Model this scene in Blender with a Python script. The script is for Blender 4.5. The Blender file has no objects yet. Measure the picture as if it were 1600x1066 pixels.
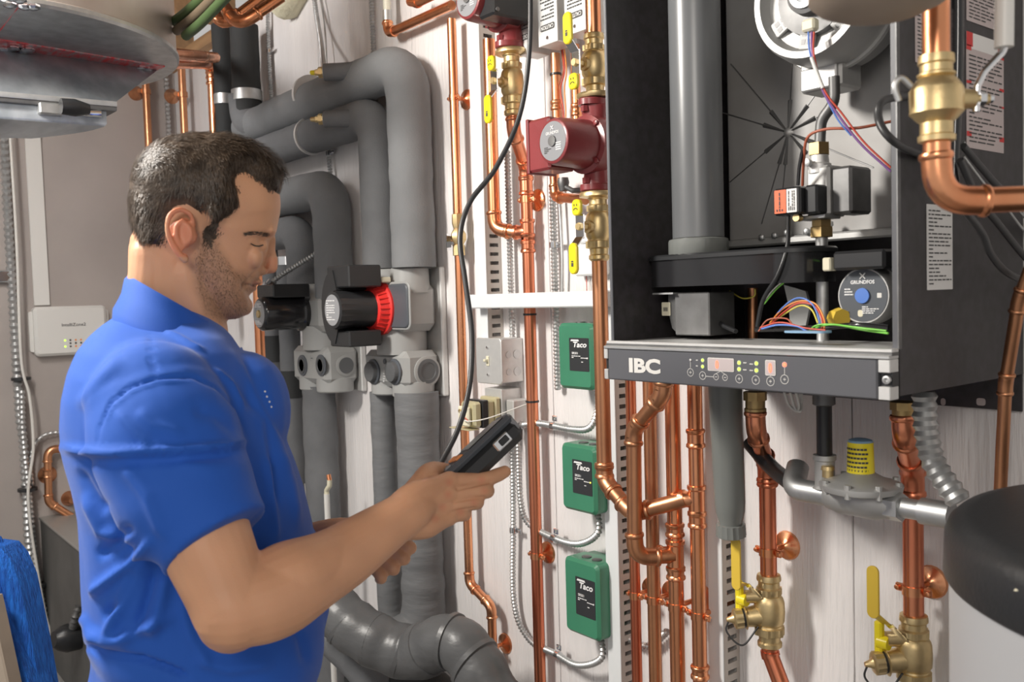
import bpy, bmesh, math, random
import numpy as np
from mathutils import Vector, Matrix, Quaternion, noise
random.seed(7)
SC = bpy.context.scene
COL = SC.collection
PI = math.pi
# ------------------------------------------------------------------ camera
FPX = 1407.0
CAM = Vector((0.0, -1.5, 1.58))
_a = Vector((-1122, -38, FPX)).normalized()          # world -X seen in camera axes (right, down, forward)
_b = Vector((1768, -123, FPX)); _b = (_b - _a*_b.dot(_a)).normalized()   # world +Y
_d = _b.cross(_a).normalized()
if _d.y < 0: _d = -_d                                # world down
RIGHT = Vector((-_a.x, _b.x, -_d.x)); DOWN = Vector((-_a.y, _b.y, -_d.y)); FWD = Vector((-_a.z, _b.z, -_d.z))
cd = bpy.data.cameras.new('camera'); cam = bpy.data.objects.new('camera', cd); COL.objects.link(cam)
cd.sensor_width = 36; cd.lens = 36*FPX/1600; cd.clip_start = .05
m = Matrix((( RIGHT.x, -DOWN.x, -FWD.x, CAM.x), (RIGHT.y, -DOWN.y, -FWD.y, CAM.y), (RIGHT.z, -DOWN.z, -FWD.z, CAM.z), (0,0,0,1)))
cam.matrix_world = m
cd.dof.use_dof = True; cd.dof.focus_distance = 1.9; cd.dof.aperture_fstop = 7.5
SC.camera = cam
def ray(px, py): return RIGHT*((px-800)/FPX) + DOWN*((py-533)/FPX) + FWD
def Cz(px, py, z): return CAM + ray(px, py)*z
def PY(px, py, Y):
    r = ray(px, py); return CAM + r*((Y-CAM.y)/r.y)
def PX(px, py, X):
    r = ray(px, py); return CAM + r*((X-CAM.x)/r.x)
def PZ(px, py, Z):
    r = ray(px, py); return CAM + r*((Z-CAM.z)/r.z)
def proj(p):
    v = p-CAM; z = v.dot(FWD); return 800+FPX*v.dot(RIGHT)/z, 533+FPX*v.dot(DOWN)/z, z
def zrow(p, py):                                      # point with p's X,Y whose image row is py
    k = (py-533)/FPX
    v = Vector((p.x-CAM.x, p.y-CAM.y, 0))
    # (v+(0,0,h)).DOWN = k*(v+(0,0,h)).FWD
    h = (k*v.dot(FWD)-v.dot(DOWN))/(DOWN.z-k*FWD.z)
    return Vector((p.x, p.y, max(.004, CAM.z+h)))
def vert(px, py0, py1, Y):
    p = PY(px, (py0+py1)/2, Y); return [zrow(p, py0), zrow(p, py1)]
def rw(p, w): return w/2*proj(p)[2]/FPX               # radius of something w pixels wide at p
# ------------------------------------------------------------------ world, lights, exposure
W = bpy.data.worlds.new('world'); SC.world = W; W.use_nodes = True
W.node_tree.nodes['Background'].inputs[0].default_value = (1.0, .965, .93, 1)
W.node_tree.nodes['Background'].inputs[1].default_value = .50
def area(name, loc, target, size, power, col, sy=None):
    l = bpy.data.lights.new(name, 'AREA'); l.energy = power; l.color = col
    l.shape = 'RECTANGLE'; l.size = size; l.size_y = sy or size
    o = bpy.data.objects.new(name, l); COL.objects.link(o); o.location = loc
    o.rotation_euler = (Vector(target)-Vector(loc)).to_track_quat('-Z', 'Y').to_euler(); return o
area('key_lamp', (-1.85, -1.95, 2.6), (-1.4, -.2, 1.3), .28, 60, (1, .95, .88), .45)
area('fill_light', (.7, -2.6, 2.5), (-1.1, 0, 1.2), .7, 20, (1, .93, .85))  # added fill from camera right, weaker than the key
area('rear_fill', (-2.9, -1.35, 2.6), (-3.0, 0, 1.5), .45, 34, (1, .97, .94))  # added fill to brighten the panelling behind the left pipes
SC.view_settings.view_transform = 'Standard'; SC.view_settings.look = 'None'
SC.view_settings.exposure = 0.0; SC.view_settings.gamma = 1; SC.view_settings.use_curve_mapping = False
# ------------------------------------------------------------------ materials
def mat(name, col, rough=.5, metal=0, bump=0, bscale=200, var=0, vscale=8, stretch=(1,1,1), sss=0, coat=0, emit=0, bdist=.002, spec=None, alpha=None, trans=0, vcol=None, sheen=0):
    mt = bpy.data.materials.new(name); mt.use_nodes = True
    n = mt.node_tree.nodes; L = mt.node_tree.links; b = n['Principled BSDF']
    b.inputs['Base Color'].default_value = (*col, 1); b.inputs['Roughness'].default_value = rough; b.inputs['Metallic'].default_value = metal
    if spec is not None: b.inputs['Specular IOR Level'].default_value = spec
    if coat: b.inputs['Coat Weight'].default_value = coat; b.inputs['Coat Roughness'].default_value = .15
    if sheen: b.inputs['Sheen Weight'].default_value = sheen; b.inputs['Sheen Roughness'].default_value=.4
    if sss:
        b.inputs['Subsurface Weight'].default_value = sss; b.inputs['Subsurface Radius'].default_value = (1, .35, .2); b.inputs['Subsurface Scale'].default_value = .006
    if emit: b.inputs['Emission Color'].default_value = (*col, 1); b.inputs['Emission Strength'].default_value = emit
    if trans: b.inputs['Transmission Weight'].default_value = trans
    if bump or var:
        tc = n.new('ShaderNodeTexCoord'); mp = n.new('ShaderNodeMapping'); mp.inputs['Scale'].default_value = stretch
        L.new(tc.outputs['Object'], mp.inputs[0])
    if var:
        no = n.new('ShaderNodeTexNoise'); no.inputs['Scale'].default_value = vscale; no.inputs['Detail'].default_value = 5
        L.new(mp.outputs[0], no.inputs['Vector'])
        cr = n.new('ShaderNodeValToRGB'); c2 = vcol or tuple(c*(1-var) for c in col)
        cr.color_ramp.elements[0].position = .35; cr.color_ramp.elements[1].position = .65
        cr.color_ramp.elements[0].color = (*c2, 1); cr.color_ramp.elements[1].color = (*col, 1)
        L.new(no.outputs[0], cr.inputs[0]); L.new(cr.outputs[0], b.inputs['Base Color'])
        if metal:
            mr = n.new('ShaderNodeMapRange'); mr.inputs[3].default_value = min(1, rough+.15); mr.inputs[4].default_value = max(.03, rough-.04)
            L.new(no.outputs[0], mr.inputs[0]); L.new(mr.outputs[0], b.inputs['Roughness'])
    if bump:
        nb = n.new('ShaderNodeTexNoise'); nb.inputs['Scale'].default_value = bscale; nb.inputs['Detail'].default_value = 4
        L.new(mp.outputs[0], nb.inputs['Vector'])
        bp = n.new('ShaderNodeBump'); bp.inputs['Strength'].default_value = bump; bp.inputs['Distance'].default_value = bdist
        L.new(nb.outputs[0], bp.inputs['Height']); L.new(bp.outputs[0], b.inputs['Normal'])
    return mt
MT = dict(
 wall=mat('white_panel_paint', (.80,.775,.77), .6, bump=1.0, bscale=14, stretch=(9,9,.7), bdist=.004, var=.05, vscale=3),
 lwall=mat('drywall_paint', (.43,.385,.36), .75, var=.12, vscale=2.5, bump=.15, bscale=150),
 ceil=mat('ceiling_board', (.12,.11,.10), .9),
 floor=mat('concrete', (.3,.29,.28), .8, var=.2),
 copper=mat('copper', (.93,.44,.235), .24, 1, var=.3, vscale=14, stretch=(1,1,.35), vcol=(.78,.30,.145)),
 copper_old=mat('aged_copper', (.80,.38,.20), .32, 1, var=.35, vscale=20, stretch=(1,1,.3), vcol=(.50,.24,.13)),
 copper_red=mat('reddish_copper', (.88,.36,.20), .26, 1, var=.35, vscale=9, stretch=(1,1,.2), vcol=(.66,.18,.10)),
 brass=mat('brass', (.80,.62,.33), .36, .9, var=.25, vscale=25, bump=.15, bscale=300, bdist=.001),
 brass_dull=mat('dull_brass', (.60,.43,.20), .4, 1, var=.3, vscale=25),
 steel=mat('galvanised_steel', (.64,.65,.65), .4, .9, var=.2, vscale=30),
 steelw=mat('pressed_steel_box', (.72,.72,.71), .5, .75, var=.12, vscale=20),
 chrome=mat('bright_plated_steel', (.85,.86,.88), .14, 1),
 dsteel=mat('dark_steel', (.22,.22,.22), .45, .8, var=.3, vscale=20),
 hxm=mat('heat_exchanger_plate', (.40,.40,.40), .5, .35, var=.2, vscale=5, vcol=(.30,.29,.28)),
 alu=mat('cast_aluminium', (.56,.56,.55), .5, .7, var=.15, vscale=12, bump=.2, bscale=120, bdist=.001),
 foil=mat('duct_foil', (.66,.70,.74), .36, .55, var=.35, vscale=9, stretch=(.35,1.3,1), vcol=(.33,.37,.41), bump=.5, bscale=9, bdist=.006),
 ductw=mat('duct_side', (.62,.58,.54), .42, .6, var=.2, vscale=5, vcol=(.50,.44,.40)),
 redtape=mat('red_foil_tape', (.78,.06,.07), .35, .1, var=.3, vscale=26, stretch=(1,3,1), vcol=(.50,.42,.44)),
 foam=mat('grey_foam', (.165,.17,.178), .85, bump=.8, bscale=220, var=.2, vscale=9, bdist=.0012),
 foam_l=mat('light_grey_foam', (.20,.207,.215), .82, bump=.8, bscale=200, var=.15, vscale=7, bdist=.0012),
 foam_d=mat('dark_foam', (.035,.037,.038), .8, bump=.4, bscale=200, var=.2),
 foam_w=mat('wrinkled_foam', (.175,.18,.187), .7, bump=.7, bscale=11, var=.15, vscale=7, stretch=(1,1,4), bdist=.005),
 wrap=mat('tape_wrap', (.115,.117,.12), .38, bump=.4, bscale=26, var=.15, stretch=(1,1,2), bdist=.004),
 station=mat('grey_moulded_plastic', (.36,.365,.36), .38, var=.08, vscale=6, bump=.1, bscale=400),
 slate=mat('slate_plastic', (.09,.10,.115), .42),
 knob=mat('knob_grey', (.10,.105,.11), .4),
 black=mat('black_plastic', (.022,.023,.025), .35),
 blackg=mat('glossy_black', (.018,.018,.02), .16, coat=.3),
 cab=mat('black_powder_coat', (.030,.028,.028), .42, bump=.35, bscale=900, bdist=.0006, var=.2, vscale=60, vcol=(.045,.04,.045)),
 panel=mat('slate_panel_paint', (.105,.108,.12), .42, bump=.2, bscale=700, bdist=.0005),
 vent=mat('grey_vent_pipe', (.20,.21,.22), .28, var=.25, vscale=4, stretch=(1,1,.4), vcol=(.13,.135,.14)),
 pvc=mat('grey_pvc', (.19,.20,.19), .35),
 cablek=mat('black_cable', (.05,.05,.052), .4),
 white=mat('white_paint', (.82,.83,.83), .45),
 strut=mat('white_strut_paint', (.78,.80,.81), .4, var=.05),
 strut_shade=mat('shaded_strut_web', (.50,.46,.42), .5, .25),  # strut's side away from the light: its shade is put into the colour
 plas=mat('white_plastic', (.72,.71,.68), .4),
 offw=mat('ivory_plastic', (.72,.68,.52), .5),
 green=mat('green_plastic', (.052,.235,.135), .38, coat=.2, var=.1, vscale=12),
 red=mat('maroon_cast_paint', (.26,.042,.046), .38, coat=.2, bump=.25, bscale=250, bdist=.001, var=.15, vscale=15),
 redb=mat('bright_red_plastic', (.72,.035,.03), .35),
 yellow=mat('yellow_vinyl', (.85,.70,.02), .35, coat=.2),
 yellow_o=mat('ochre_vinyl', (.72,.50,.06), .45),
 wood=mat('joist_wood', (.55,.33,.17), .7, var=.3, vscale=6, stretch=(.4,4,4), bump=.3),
 spray=mat('spray_foam', (.72,.68,.50), .9, bump=.8, bscale=40, bdist=.01),
 label=mat('white_label', (.80,.79,.77), .5),
 labelp=mat('pinkish_label', (.55,.47,.46), .5),
 labelk=mat('black_label', (.03,.032,.035), .4),
 labelg=mat('grey_label_disc', (.28,.285,.30), .35),
 ink=mat('dark_print', (.06,.06,.06), .6),
 inkw=mat('white_print', (.82,.82,.82), .5),
 inkr=mat('red_print', (.65,.04,.04), .5),
 ledr=mat('red_led', (1,.12,.06), .5, emit=3.0), ledg=mat('green_led', (.55,.95,.10), .5, emit=1.2), ledy=mat('yellow_led', (.9,.9,.1), .5, emit=1.0),
 lcd=mat('display_window', (.55,.48,.48), .3),
 orange=mat('orange_label', (.85,.16,.06), .45), orangep=mat('orange_rubber', (.85,.33,.12), .5),
 wire_r=mat('red_wire', (.55,.07,.04), .4), wire_br=mat('rust_wire', (.40,.11,.06), .4), wire_b=mat('blue_wire', (.10,.22,.62), .4), wire_g=mat('green_wire', (.20,.58,.08), .4),
 wire_o=mat('orange_wire', (.80,.30,.07), .4), wire_w=mat('white_wire', (.72,.70,.66), .4), wire_p=mat('violet_wire', (.22,.10,.30), .4), wire_y=mat('yellow_wire', (.7,.6,.1), .4),
 mod=mat('rubber_blue_grey', (.25,.42,.60), .4),
 bluef=mat('blue_filter_fibre', (.012,.16,.66), .85, bump=1, bscale=40, stretch=(6,6,.5), bdist=.008, var=.35, vscale=18, vcol=(.005,.08,.40)),
 card=mat('filter_frame_board', (.42,.35,.28), .8, var=.15),
 furn=mat('furnace_steel', (.16,.16,.155), .45, .4, var=.2, vscale=4),
 furnt=mat('furnace_top', (.42,.41,.39), .45, .5),
 tank=mat('tank_grey_jacket', (.42,.425,.44), .4),
 tanklid=mat('tank_black_lid', (.022,.023,.025), .42, bump=.5, bscale=160, bdist=.001),
 beige=mat('beige_duct_paint', (.36,.29,.23), .6, var=.15),
 hose=mat('green_hose', (.05,.085,.03), .5), hose2=mat('brown_hose', (.12,.09,.06), .5),
 pex=mat('ivory_pex', (.80,.79,.66), .4),
 trans=mat('transformer_shell', (.62,.57,.36), .35, .3, var=.1),
)
# ------------------------------------------------------------------ geometry helpers
WL = {}                                               # world location of each root / part
class M:
    def __init__(s): s.v = []; s.f = []; s.T = None
    def add(s, vs, fs):
        k = len(s.v)
        if s.T is not None: vs = [s.T @ Vector(v) for v in vs]
        s.v += [Vector(v) for v in vs]; s.f += [tuple(i+k for i in f) for f in fs]
        return s
    def build(s, name, material, parent=None, smooth=True, ang=38, label=None):
        me = bpy.data.meshes.new(name)
        if parent is None:
            lo = [min(v[i] for v in s.v) for i in range(3)]; hi = [max(v[i] for v in s.v) for i in range(3)]
            org = Vector(((lo[0]+hi[0])/2, (lo[1]+hi[1])/2, lo[2]))
        else: org = WL[parent.name]
        me.from_pydata([v-org for v in s.v], [], s.f); me.materials.append(MT[material] if isinstance(material, str) else material)
        if smooth:
            me.shade_smooth(); me.set_sharp_from_angle(angle=math.radians(ang))
        me.update()
        o = bpy.data.objects.new(name, me); COL.objects.link(o)
        if parent is None: o.location = org
        else: o.parent = parent
        WL[o.name] = org.copy()
        if label: o['label'] = label
        return o
    # --- shapes
    def box(s, c, sz, ch=0, R=None):                  # chamfered box
        c = Vector(c); h = [x/2 for x in sz]; ch = min(ch, min(h)*.95)
        if ch <= 0:
            vs = [(x*h[0], y*h[1], z*h[2]) for x in (-1,1) for y in (-1,1) for z in (-1,1)]
            fs = [(0,1,3,2),(4,6,7,5),(0,4,5,1),(2,3,7,6),(0,2,6,4),(1,5,7,3)]
        else:
            vs = []; idx = {}
            for x in (-1,1):
                for y in (-1,1):
                    for z in (-1,1):
                        for a in range(3):
                            p = [x*(h[0]-ch), y*(h[1]-ch), z*(h[2]-ch)]; sg = (x,y,z)[a]; p[a] = sg*h[a]
                            idx[(x,y,z,a)] = len(vs); vs.append(tuple(p))
            fs = []
            for a in range(3):
                b, c2 = (a+1)%3, (a+2)%3
                for sg in (-1,1):
                    q = []
                    for (u,w) in ((-1,-1),(1,-1),(1,1),(-1,1)):
                        k = [0,0,0]; k[a]=sg; k[b]=u; k[c2]=w; q.append(idx[(*k,a)])
                    fs.append(tuple(q if sg>0 else q[::-1]))
                for u in (-1,1):
                    for w in (-1,1):                  # edge along a
                        k0=[0,0,0]; k1=[0,0,0]; k0[a]=-1; k1[a]=1; k0[b]=k1[b]=u; k0[c2]=k1[c2]=w
                        q=[idx[(*k0,b)], idx[(*k1,b)], idx[(*k1,c2)], idx[(*k0,c2)]]
                        fs.append(tuple(q if u*w>0 else q[::-1]))
            for x in (-1,1):
                for y in (-1,1):
                    for z in (-1,1):
                        q=[idx[(x,y,z,a)] for a in range(3)]; fs.append(tuple(q if x*y*z>0 else q[::-1]))
        if R is not None: vs = [R @ Vector(v) for v in vs]
        return s.add([Vector(v)+c for v in vs], fs)
    def bx(s, x0, x1, y0, y1, z0, z1, ch=0): return s.box(((x0+x1)/2,(y0+y1)/2,(z0+z1)/2), (abs(x1-x0),abs(y1-y0),abs(z1-z0)), ch)
    def tube(s, pts, r, seg=16, caps=True, rs=None):
        pts = [Vector(p) for p in pts]; n = len(pts)
        ts = []
        for i in range(n):
            t = (pts[min(i+1,n-1)]-pts[max(i-1,0)]); ts.append(t.normalized() if t.length>1e-9 else (ts[-1] if ts else Vector((0,0,1))))
        up = Vector((0,0,1)) if abs(ts[0].z) < .9 else Vector((1,0,0))
        nrm = (up - ts[0]*up.dot(ts[0])).normalized(); vs = []
        for i in range(n):
            nrm = (nrm - ts[i]*nrm.dot(ts[i])).normalized(); bn = ts[i].cross(nrm)
            rr = rs[i] if rs else r
            for k in range(seg):
                a = 2*PI*k/seg; vs.append(pts[i] + nrm*(rr*math.cos(a)) + bn*(rr*math.sin(a)))
        fs = [(i*seg+k, i*seg+(k+1)%seg, (i+1)*seg+(k+1)%seg, (i+1)*seg+k) for i in range(n-1) for k in range(seg)]
        if caps: fs += [tuple(reversed(range(seg))), tuple(range((n-1)*seg, n*seg))]
        return s.add(vs, fs)
    def lathe(s, p0, ax, prof, seg=24, ecc=None, flute=0, fr=None):           # prof: list of (t, r) from p0 along ax
        p0 = Vector(p0); ax = Vector(ax).normalized()
        up = Vector((0,0,1)) if abs(ax.z) < .9 else Vector((1,0,0))
        u = (up-ax*up.dot(ax)).normalized(); w = ax.cross(u); vs = []
        for (t, r) in prof:
            r = max(r, 1e-5)
            for k in range(seg):
                a = 2*PI*k/seg; rr = r*(1-(flute if (fr and fr[0]<=t<=fr[1] and k%2) else 0)); vs.append(p0+ax*t+u*(rr*math.cos(a))+w*(rr*math.sin(a)))
        n = len(prof)
        fs = [(i*seg+k, i*seg+(k+1)%seg, (i+1)*seg+(k+1)%seg, (i+1)*seg+k) for i in range(n-1) for k in range(seg)]
        fs += [tuple(reversed(range(seg))), tuple(range((n-1)*seg, n*seg))]
        return s.add(vs, fs)
    def prism(s, outline, n, d, ch=0):                # planar outline (list of Vector), extruded d along n, front edge chamfered
        n = Vector(n).normalized(); o = [Vector(p) for p in outline]; c = sum(o, Vector())/len(o); k = len(o)
        rings = [o, [p+n*(d-ch) for p in o]]
        if ch:
            rr = []
            for i,p in enumerate(o):
                a=(p-o[i-1]); b=(o[(i+1)%k]-p); t=(a.normalized()+b.normalized()).normalized(); q=n.cross(t)
                if (c-p).dot(q)<0: q=-q
                rr.append(p+n*d+q*ch)
            rings.append(rr)
        vs = [p for r in rings for p in r]; R = len(rings)
        fs = [(i*k+j, i*k+(j+1)%k, (i+1)*k+(j+1)%k, (i+1)*k+j) for i in range(R-1) for j in range(k)]
        fs += [tuple(reversed(range(k))), tuple(range((R-1)*k, R*k))]
        s.add(vs, fs); return s
    def sph(s, c, r, sc=(1,1,1), seg=16, rg=10):
        c = Vector(c); vs = []
        for i in range(rg+1):
            ph = PI*i/rg
            for k in range(seg):
                a = 2*PI*k/seg; vs.append(c+Vector((r*sc[0]*math.sin(ph)*math.cos(a), r*sc[1]*math.sin(ph)*math.sin(a), r*sc[2]*math.cos(ph))))
        return s.add(vs, [(i*seg+k, (i+1)*seg+k, (i+1)*seg+(k+1)%seg, i*seg+(k+1)%seg) for i in range(rg) for k in range(seg)])
def rrect(c, u, w, W_, H_, r, seg=5):
    c = Vector(c); u = Vector(u); w = Vector(w); out = []
    for (sx, sy, a0) in ((1,1,0),(-1,1,90),(-1,-1,180),(1,-1,270)):
        for i in range(seg+1):
            a = math.radians(a0+90*i/seg)
            out.append(c+u*(sx*(W_/2-r)+r*math.cos(a))+w*(sy*(H_/2-r)+r*math.sin(a)))
    return out
def circ(c, u, w, r, seg=24, r2=None): return [Vector(c)+Vector(u)*(r*math.cos(2*PI*k/seg))+Vector(w)*((r2 or r)*math.sin(2*PI*k/seg)) for k in range(seg)]
def fillet(pts, rb, n=7):
    pts = [Vector(p) for p in pts]; out = [pts[0]]
    for i in range(1, len(pts)-1):
        a, b, c = pts[i-1], pts[i], pts[i+1]; u = (a-b); v = (c-b); lu, lv = u.length, v.length; u.normalize(); v.normalize()
        th = u.angle(v)
        if th > 3.05: out.append(b); continue
        d = min(rb/math.tan(th/2), lu*.49 if i>1 else lu*.98, lv*.49 if i<len(pts)-2 else lv*.98)
        p0 = b+u*d; p1 = b+v*d
        for k in range(n+1):
            t = k/n; out.append(p0*(1-t)**2 + b*(2*t*(1-t)) + p1*t*t)
    out.append(pts[-1]); return out
def spline(pts, n=10):
    pts = [Vector(p) for p in pts]; P = [pts[0]*2-pts[1]]+pts+[pts[-1]*2-pts[-2]]; out = []
    for i in range(1, len(P)-2):
        for k in range(n):
            t = k/n; a,b,c,d = P[i-1],P[i],P[i+1],P[i+2]
            out.append(.5*((2*b)+(c-a)*t+(2*a-5*b+4*c-d)*t*t+(3*b-a-3*c+d)*t**3))
    out.append(pts[-1]); return out
def resample(pts, step):
    out = [pts[0]]; acc = 0
    for a, b in zip(pts, pts[1:]):
        L = (b-a).length; d = step-acc
        while d <= L and L > 0: out.append(a.lerp(b, d/L)); d += step
        acc = L-(d-step)
    return out
def tag(o, label, cat, group=None, kind=None):
    if label: o['label'] = label
    if cat: o['category'] = cat
    if group: o['group'] = group
    if kind: o['kind'] = kind
    return o
def empty(name, loc, label, cat, group=None):
    o = bpy.data.objects.new(name, None); COL.objects.link(o); o.location = Vector(loc); o.empty_display_size = .05
    WL[o.name] = Vector(loc); return tag(o, label, cat, group)
def struct(m_, name, material, parent=None, kind=True, **k):
    o = m_.build(name, material, parent, **k)
    if parent is None: o['kind'] = 'structure'
    return o
def text(s, c, xd, yd, w, h, material, parent, name='lettering', bold=0, shear=0, ext=.0004, flip=False):
    cu = bpy.data.curves.new('t', 'FONT'); cu.body = s; cu.align_x = 'CENTER'; cu.align_y = 'CENTER'; cu.offset = bold; cu.shear = shear; cu.resolution_u = 3
    to = bpy.data.objects.new('t', cu); COL.objects.link(to)
    dg = bpy.context.evaluated_depsgraph_get(); dg.update(); me = bpy.data.meshes.new_from_object(to.evaluated_get(dg))
    vs = [v.co.copy() for v in me.vertices]; fs = [tuple(p.vertices) for p in me.polygons]
    bpy.data.objects.remove(to); bpy.data.curves.remove(cu); bpy.data.meshes.remove(me)
    x0=min(v.x for v in vs); x1=max(v.x for v in vs); y0=min(v.y for v in vs); y1=max(v.y for v in vs)
    xd = Vector(xd).normalized(); yd = Vector(yd).normalized(); nd = xd.cross(yd)
    mm = M(); mm.add([Vector(c)+xd*(((v.x-x0)/(x1-x0)-.5)*w)+yd*(((v.y-y0)/(y1-y0)-.5)*h)+nd*ext for v in vs], fs)
    return mm.build(name, material, parent, smooth=False)
def lines(c, xd, yd, w, h, n, material, parent, name='print', seed=1, fill=.5, ext=.0004):
    rr = random.Random(seed); xd = Vector(xd).normalized(); yd = Vector(yd).normalized(); nd = xd.cross(yd); mm = M(); c = Vector(c)
    for i in range(n):
        y = h*(.5-(i+.5)/n); x = -w/2; th = h/n*fill
        while x < w/2*.9:
            l = min(rr.uniform(.08,.24)*w, w/2-x)
            q = [c+xd*a+yd*b+nd*ext for a,b in ((x,y-th/2),(x+l,y-th/2),(x+l,y+th/2),(x,y+th/2))]; mm.add(q, [(0,1,2,3)]); x += l+w*.035
            if rr.random()<.12: break
    return mm.build(name, material, parent, smooth=False)
X_, Y_, Z_ = Vector((1,0,0)), Vector((0,1,0)), Vector((0,0,1))
# ------------------------------------------------------------------ room
XL = -4.45; ZC = 2.73
wf = M().bx(-4.5, 1.2, .012, .10, 0, ZC); wall = struct(wf, 'wall_front', mat('panel_groove', (.10,.085,.075), .9))
edges = [XL, -3.6, -2.94, -2.33, -1.725, -1.31, -.896, -.48, -.07, .35, 1.2]
for a, b in zip(edges, edges[1:]):
    M().bx(a+.0012, b-.0012, 0, .012, .0, ZC, .0012).build('plank', 'wall', wall)
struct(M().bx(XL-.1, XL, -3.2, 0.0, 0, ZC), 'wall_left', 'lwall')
struct(M().bx(XL-.1, 1.2, -3.2, .1, -.1, 0), 'floor', 'floor')
ce = struct(M().bx(XL-.1, 1.2, -3.2, .1, ZC+.2, ZC+.3), 'ceiling', 'ceil')
for i in range(9):
    x = -4.2+i*.5
    M().bx(x, x+.04, -3.2, .0, ZC+.0, ZC+.2).build('joist', 'wood', ce)
struct(M().bx(XL+.002, 1.2, -.045, 0.0, ZC-.03, ZC+.02), 'trim_1', 'wood')
# ------------------------------------------------------------------ pipe builders
def seglist(pts, rb):
    """split a polyline into straight runs and elbows"""
    pts = [Vector(p) for p in pts]; runs = []; elb = []; last = pts[0]
    for i in range(1, len(pts)-1):
        a,b,c = pts[i-1],pts[i],pts[i+1]; u=(a-b); v=(c-b); lu,lv=u.length,v.length; u.normalize(); v.normalize(); th=u.angle(v)
        d = min(rb/math.tan(th/2), lu*.48, lv*.48); p0=b+u*d; p1=b+v*d
        arc=[p0*(1-t/8)**2+b*(2*t/8*(1-t/8))+p1*(t/8)**2 for t in range(9)]
        runs.append((last,p0)); elb.append(arc); last=p1
    runs.append((last,pts[-1])); return runs, elb
def collar(mm, p, ax, r, L=.012): mm.lathe(p-ax*(L/2), ax, [(0,r),(0,r*1.06),(L*.25,r*1.2),(L*.5,r*1.26),(L*.75,r*1.2),(L,r*1.06),(L,r)], 16)
def copper_pipe(name, label, pts, r, mt='copper', rb=None, couplings=(), clamps=(), group=None, cat='pipe', elbow='elbow', tees=()):
    """couplings: (image row or t fraction along run 0) ; clamps: points; pts: world points"""
    rb = rb or r*2.2; pts = [Vector(p) for p in pts]
    base = min(pts, key=lambda p: p.z)
    root = empty(name, base, label, cat, group)
    runs, elb = seglist(pts, rb)
    for a, b in runs:
        if (b-a).length > .002: M().tube([a, b], r, 18).build('pipe', mt, root)
    for arc in elb:
        e = M().tube(arc, r*1.13, 18)
        for (p, q) in ((arc[0], arc[1]), (arc[-1], arc[-2])):
            ax = (p-q).normalized()
            if (arc[0]-arc[-1]).length > r*.8:
                e.lathe(p-ax*r*.1, ax, [(0,r*1.13),(r*.55,r*1.13),(r*.7,r*1.27),(r*.95,r*1.3),(r*1.15,r*1.2),(r*1.2,r)], 18)
        e.build(elbow, mt, root)
    for (p, L) in couplings:
        p = Vector(p); ax = nearest_dir(pts, p); e = M()
        e.lathe(p-ax*L/2, ax, [(0,r),(.001,r*1.2),(.003,r*1.3),(.008,r*1.28),(.011,r*1.12),(L-.011,r*1.12),(L-.008,r*1.28),(L-.003,r*1.3),(L-.001,r*1.2),(L,r)], 18)
        e.build('coupling', mt, root)
    for (p, d) in tees:
        p = Vector(p); d = Vector(d).normalized(); ax = nearest_dir(pts, p); e = M(); L = r*4.2
        e.lathe(p-ax*L/2, ax, [(0,r),(.001,r*1.28),(.008,r*1.28),(.011,r*1.12),(L-.011,r*1.12),(L-.008,r*1.28),(L-.001,r*1.28),(L,r)], 18)
        e.lathe(p, d, [(0,r*1.1),(r*1.7,r*1.12),(r*1.9,r*1.28),(r*2.4,r*1.28),(r*2.45,r)], 18); e.build('tee', mt, root)
    for c in clamps: bell_clamp(root, c, r, nearest_dir(pts, Vector(c)))
    return root
def nearest_dir(pts, p):
    best = None
    for a, b in zip(pts, pts[1:]):
        d = (b-a); L = d.length
        if L < 1e-6: continue
        t = max(0, min(1, (p-a).dot(d)/L/L)); q = (a+d*t-p).length
        if best is None or q < best[0]: best = (q, d.normalized())
    return best[1]
def bell_clamp(root, c, r, ax, mt='copper'):
    c = Vector(c); e = M(); u = Y_
    e.lathe(c-ax*.008, ax, [(0,r),(0,r*1.12),(.016,r*1.12),(.016,r)], 18)
    s_ = ax.cross(Y_).normalized()
    for k in (-1, 1):
        e.box(c+s_*k*(r*1.45), (r*.9,.006,.014) if abs(ax.z)>.5 else (.014,.006,r*.9), .002)
        e.lathe(c+s_*k*(r*1.6)-Y_*.008, Y_, [(0,.002),(.001,.0042),(.004,.0045),(.006,.003),(.014,.003)], 10)
    e.build('clamp_ring', mt, root)
    if c.y+r < -.012:
        g = M(); g.lathe((c.x, c.y+r, c.z), Y_, [(0,.0065),(-c.y-r-.016,.005),(-c.y-r-.012,.009),(-c.y-r-.009,.016),(-c.y-r-.005,.027),(-c.y-r-.0005,.029)], 20)
        g.build('rosette', mt, root)
def insul(name, label, pts, r, mt='foam', rb=None, n=9, group=None, seam=True, wob=.045, rings=()):
    path = fillet(pts, rb or r*1.7, n); path = resample(path, .02)+[Vector(pts[-1])]
    rr = [r*(1+wob*noise.noise(p*14)+wob*.5*noise.noise(p*40)) for p in path]
    root = empty(name, min((Vector(p) for p in pts), key=lambda p: p.z), label, 'insulated pipe', group)
    M().tube(path, r, 28, rs=rr).build('foam_sleeve', mt, root)
    for (p, w) in rings:
        p = Vector(p); ax = nearest_dir([Vector(q) for q in pts], p)
        e = M(); e.lathe(p-ax*w/2, ax, [(0,r*.95),(0,r*1.09),(w,r*1.09),(w,r*.95)], 40); e.build('clamp_band', 'steelw', root)
    return root
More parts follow.
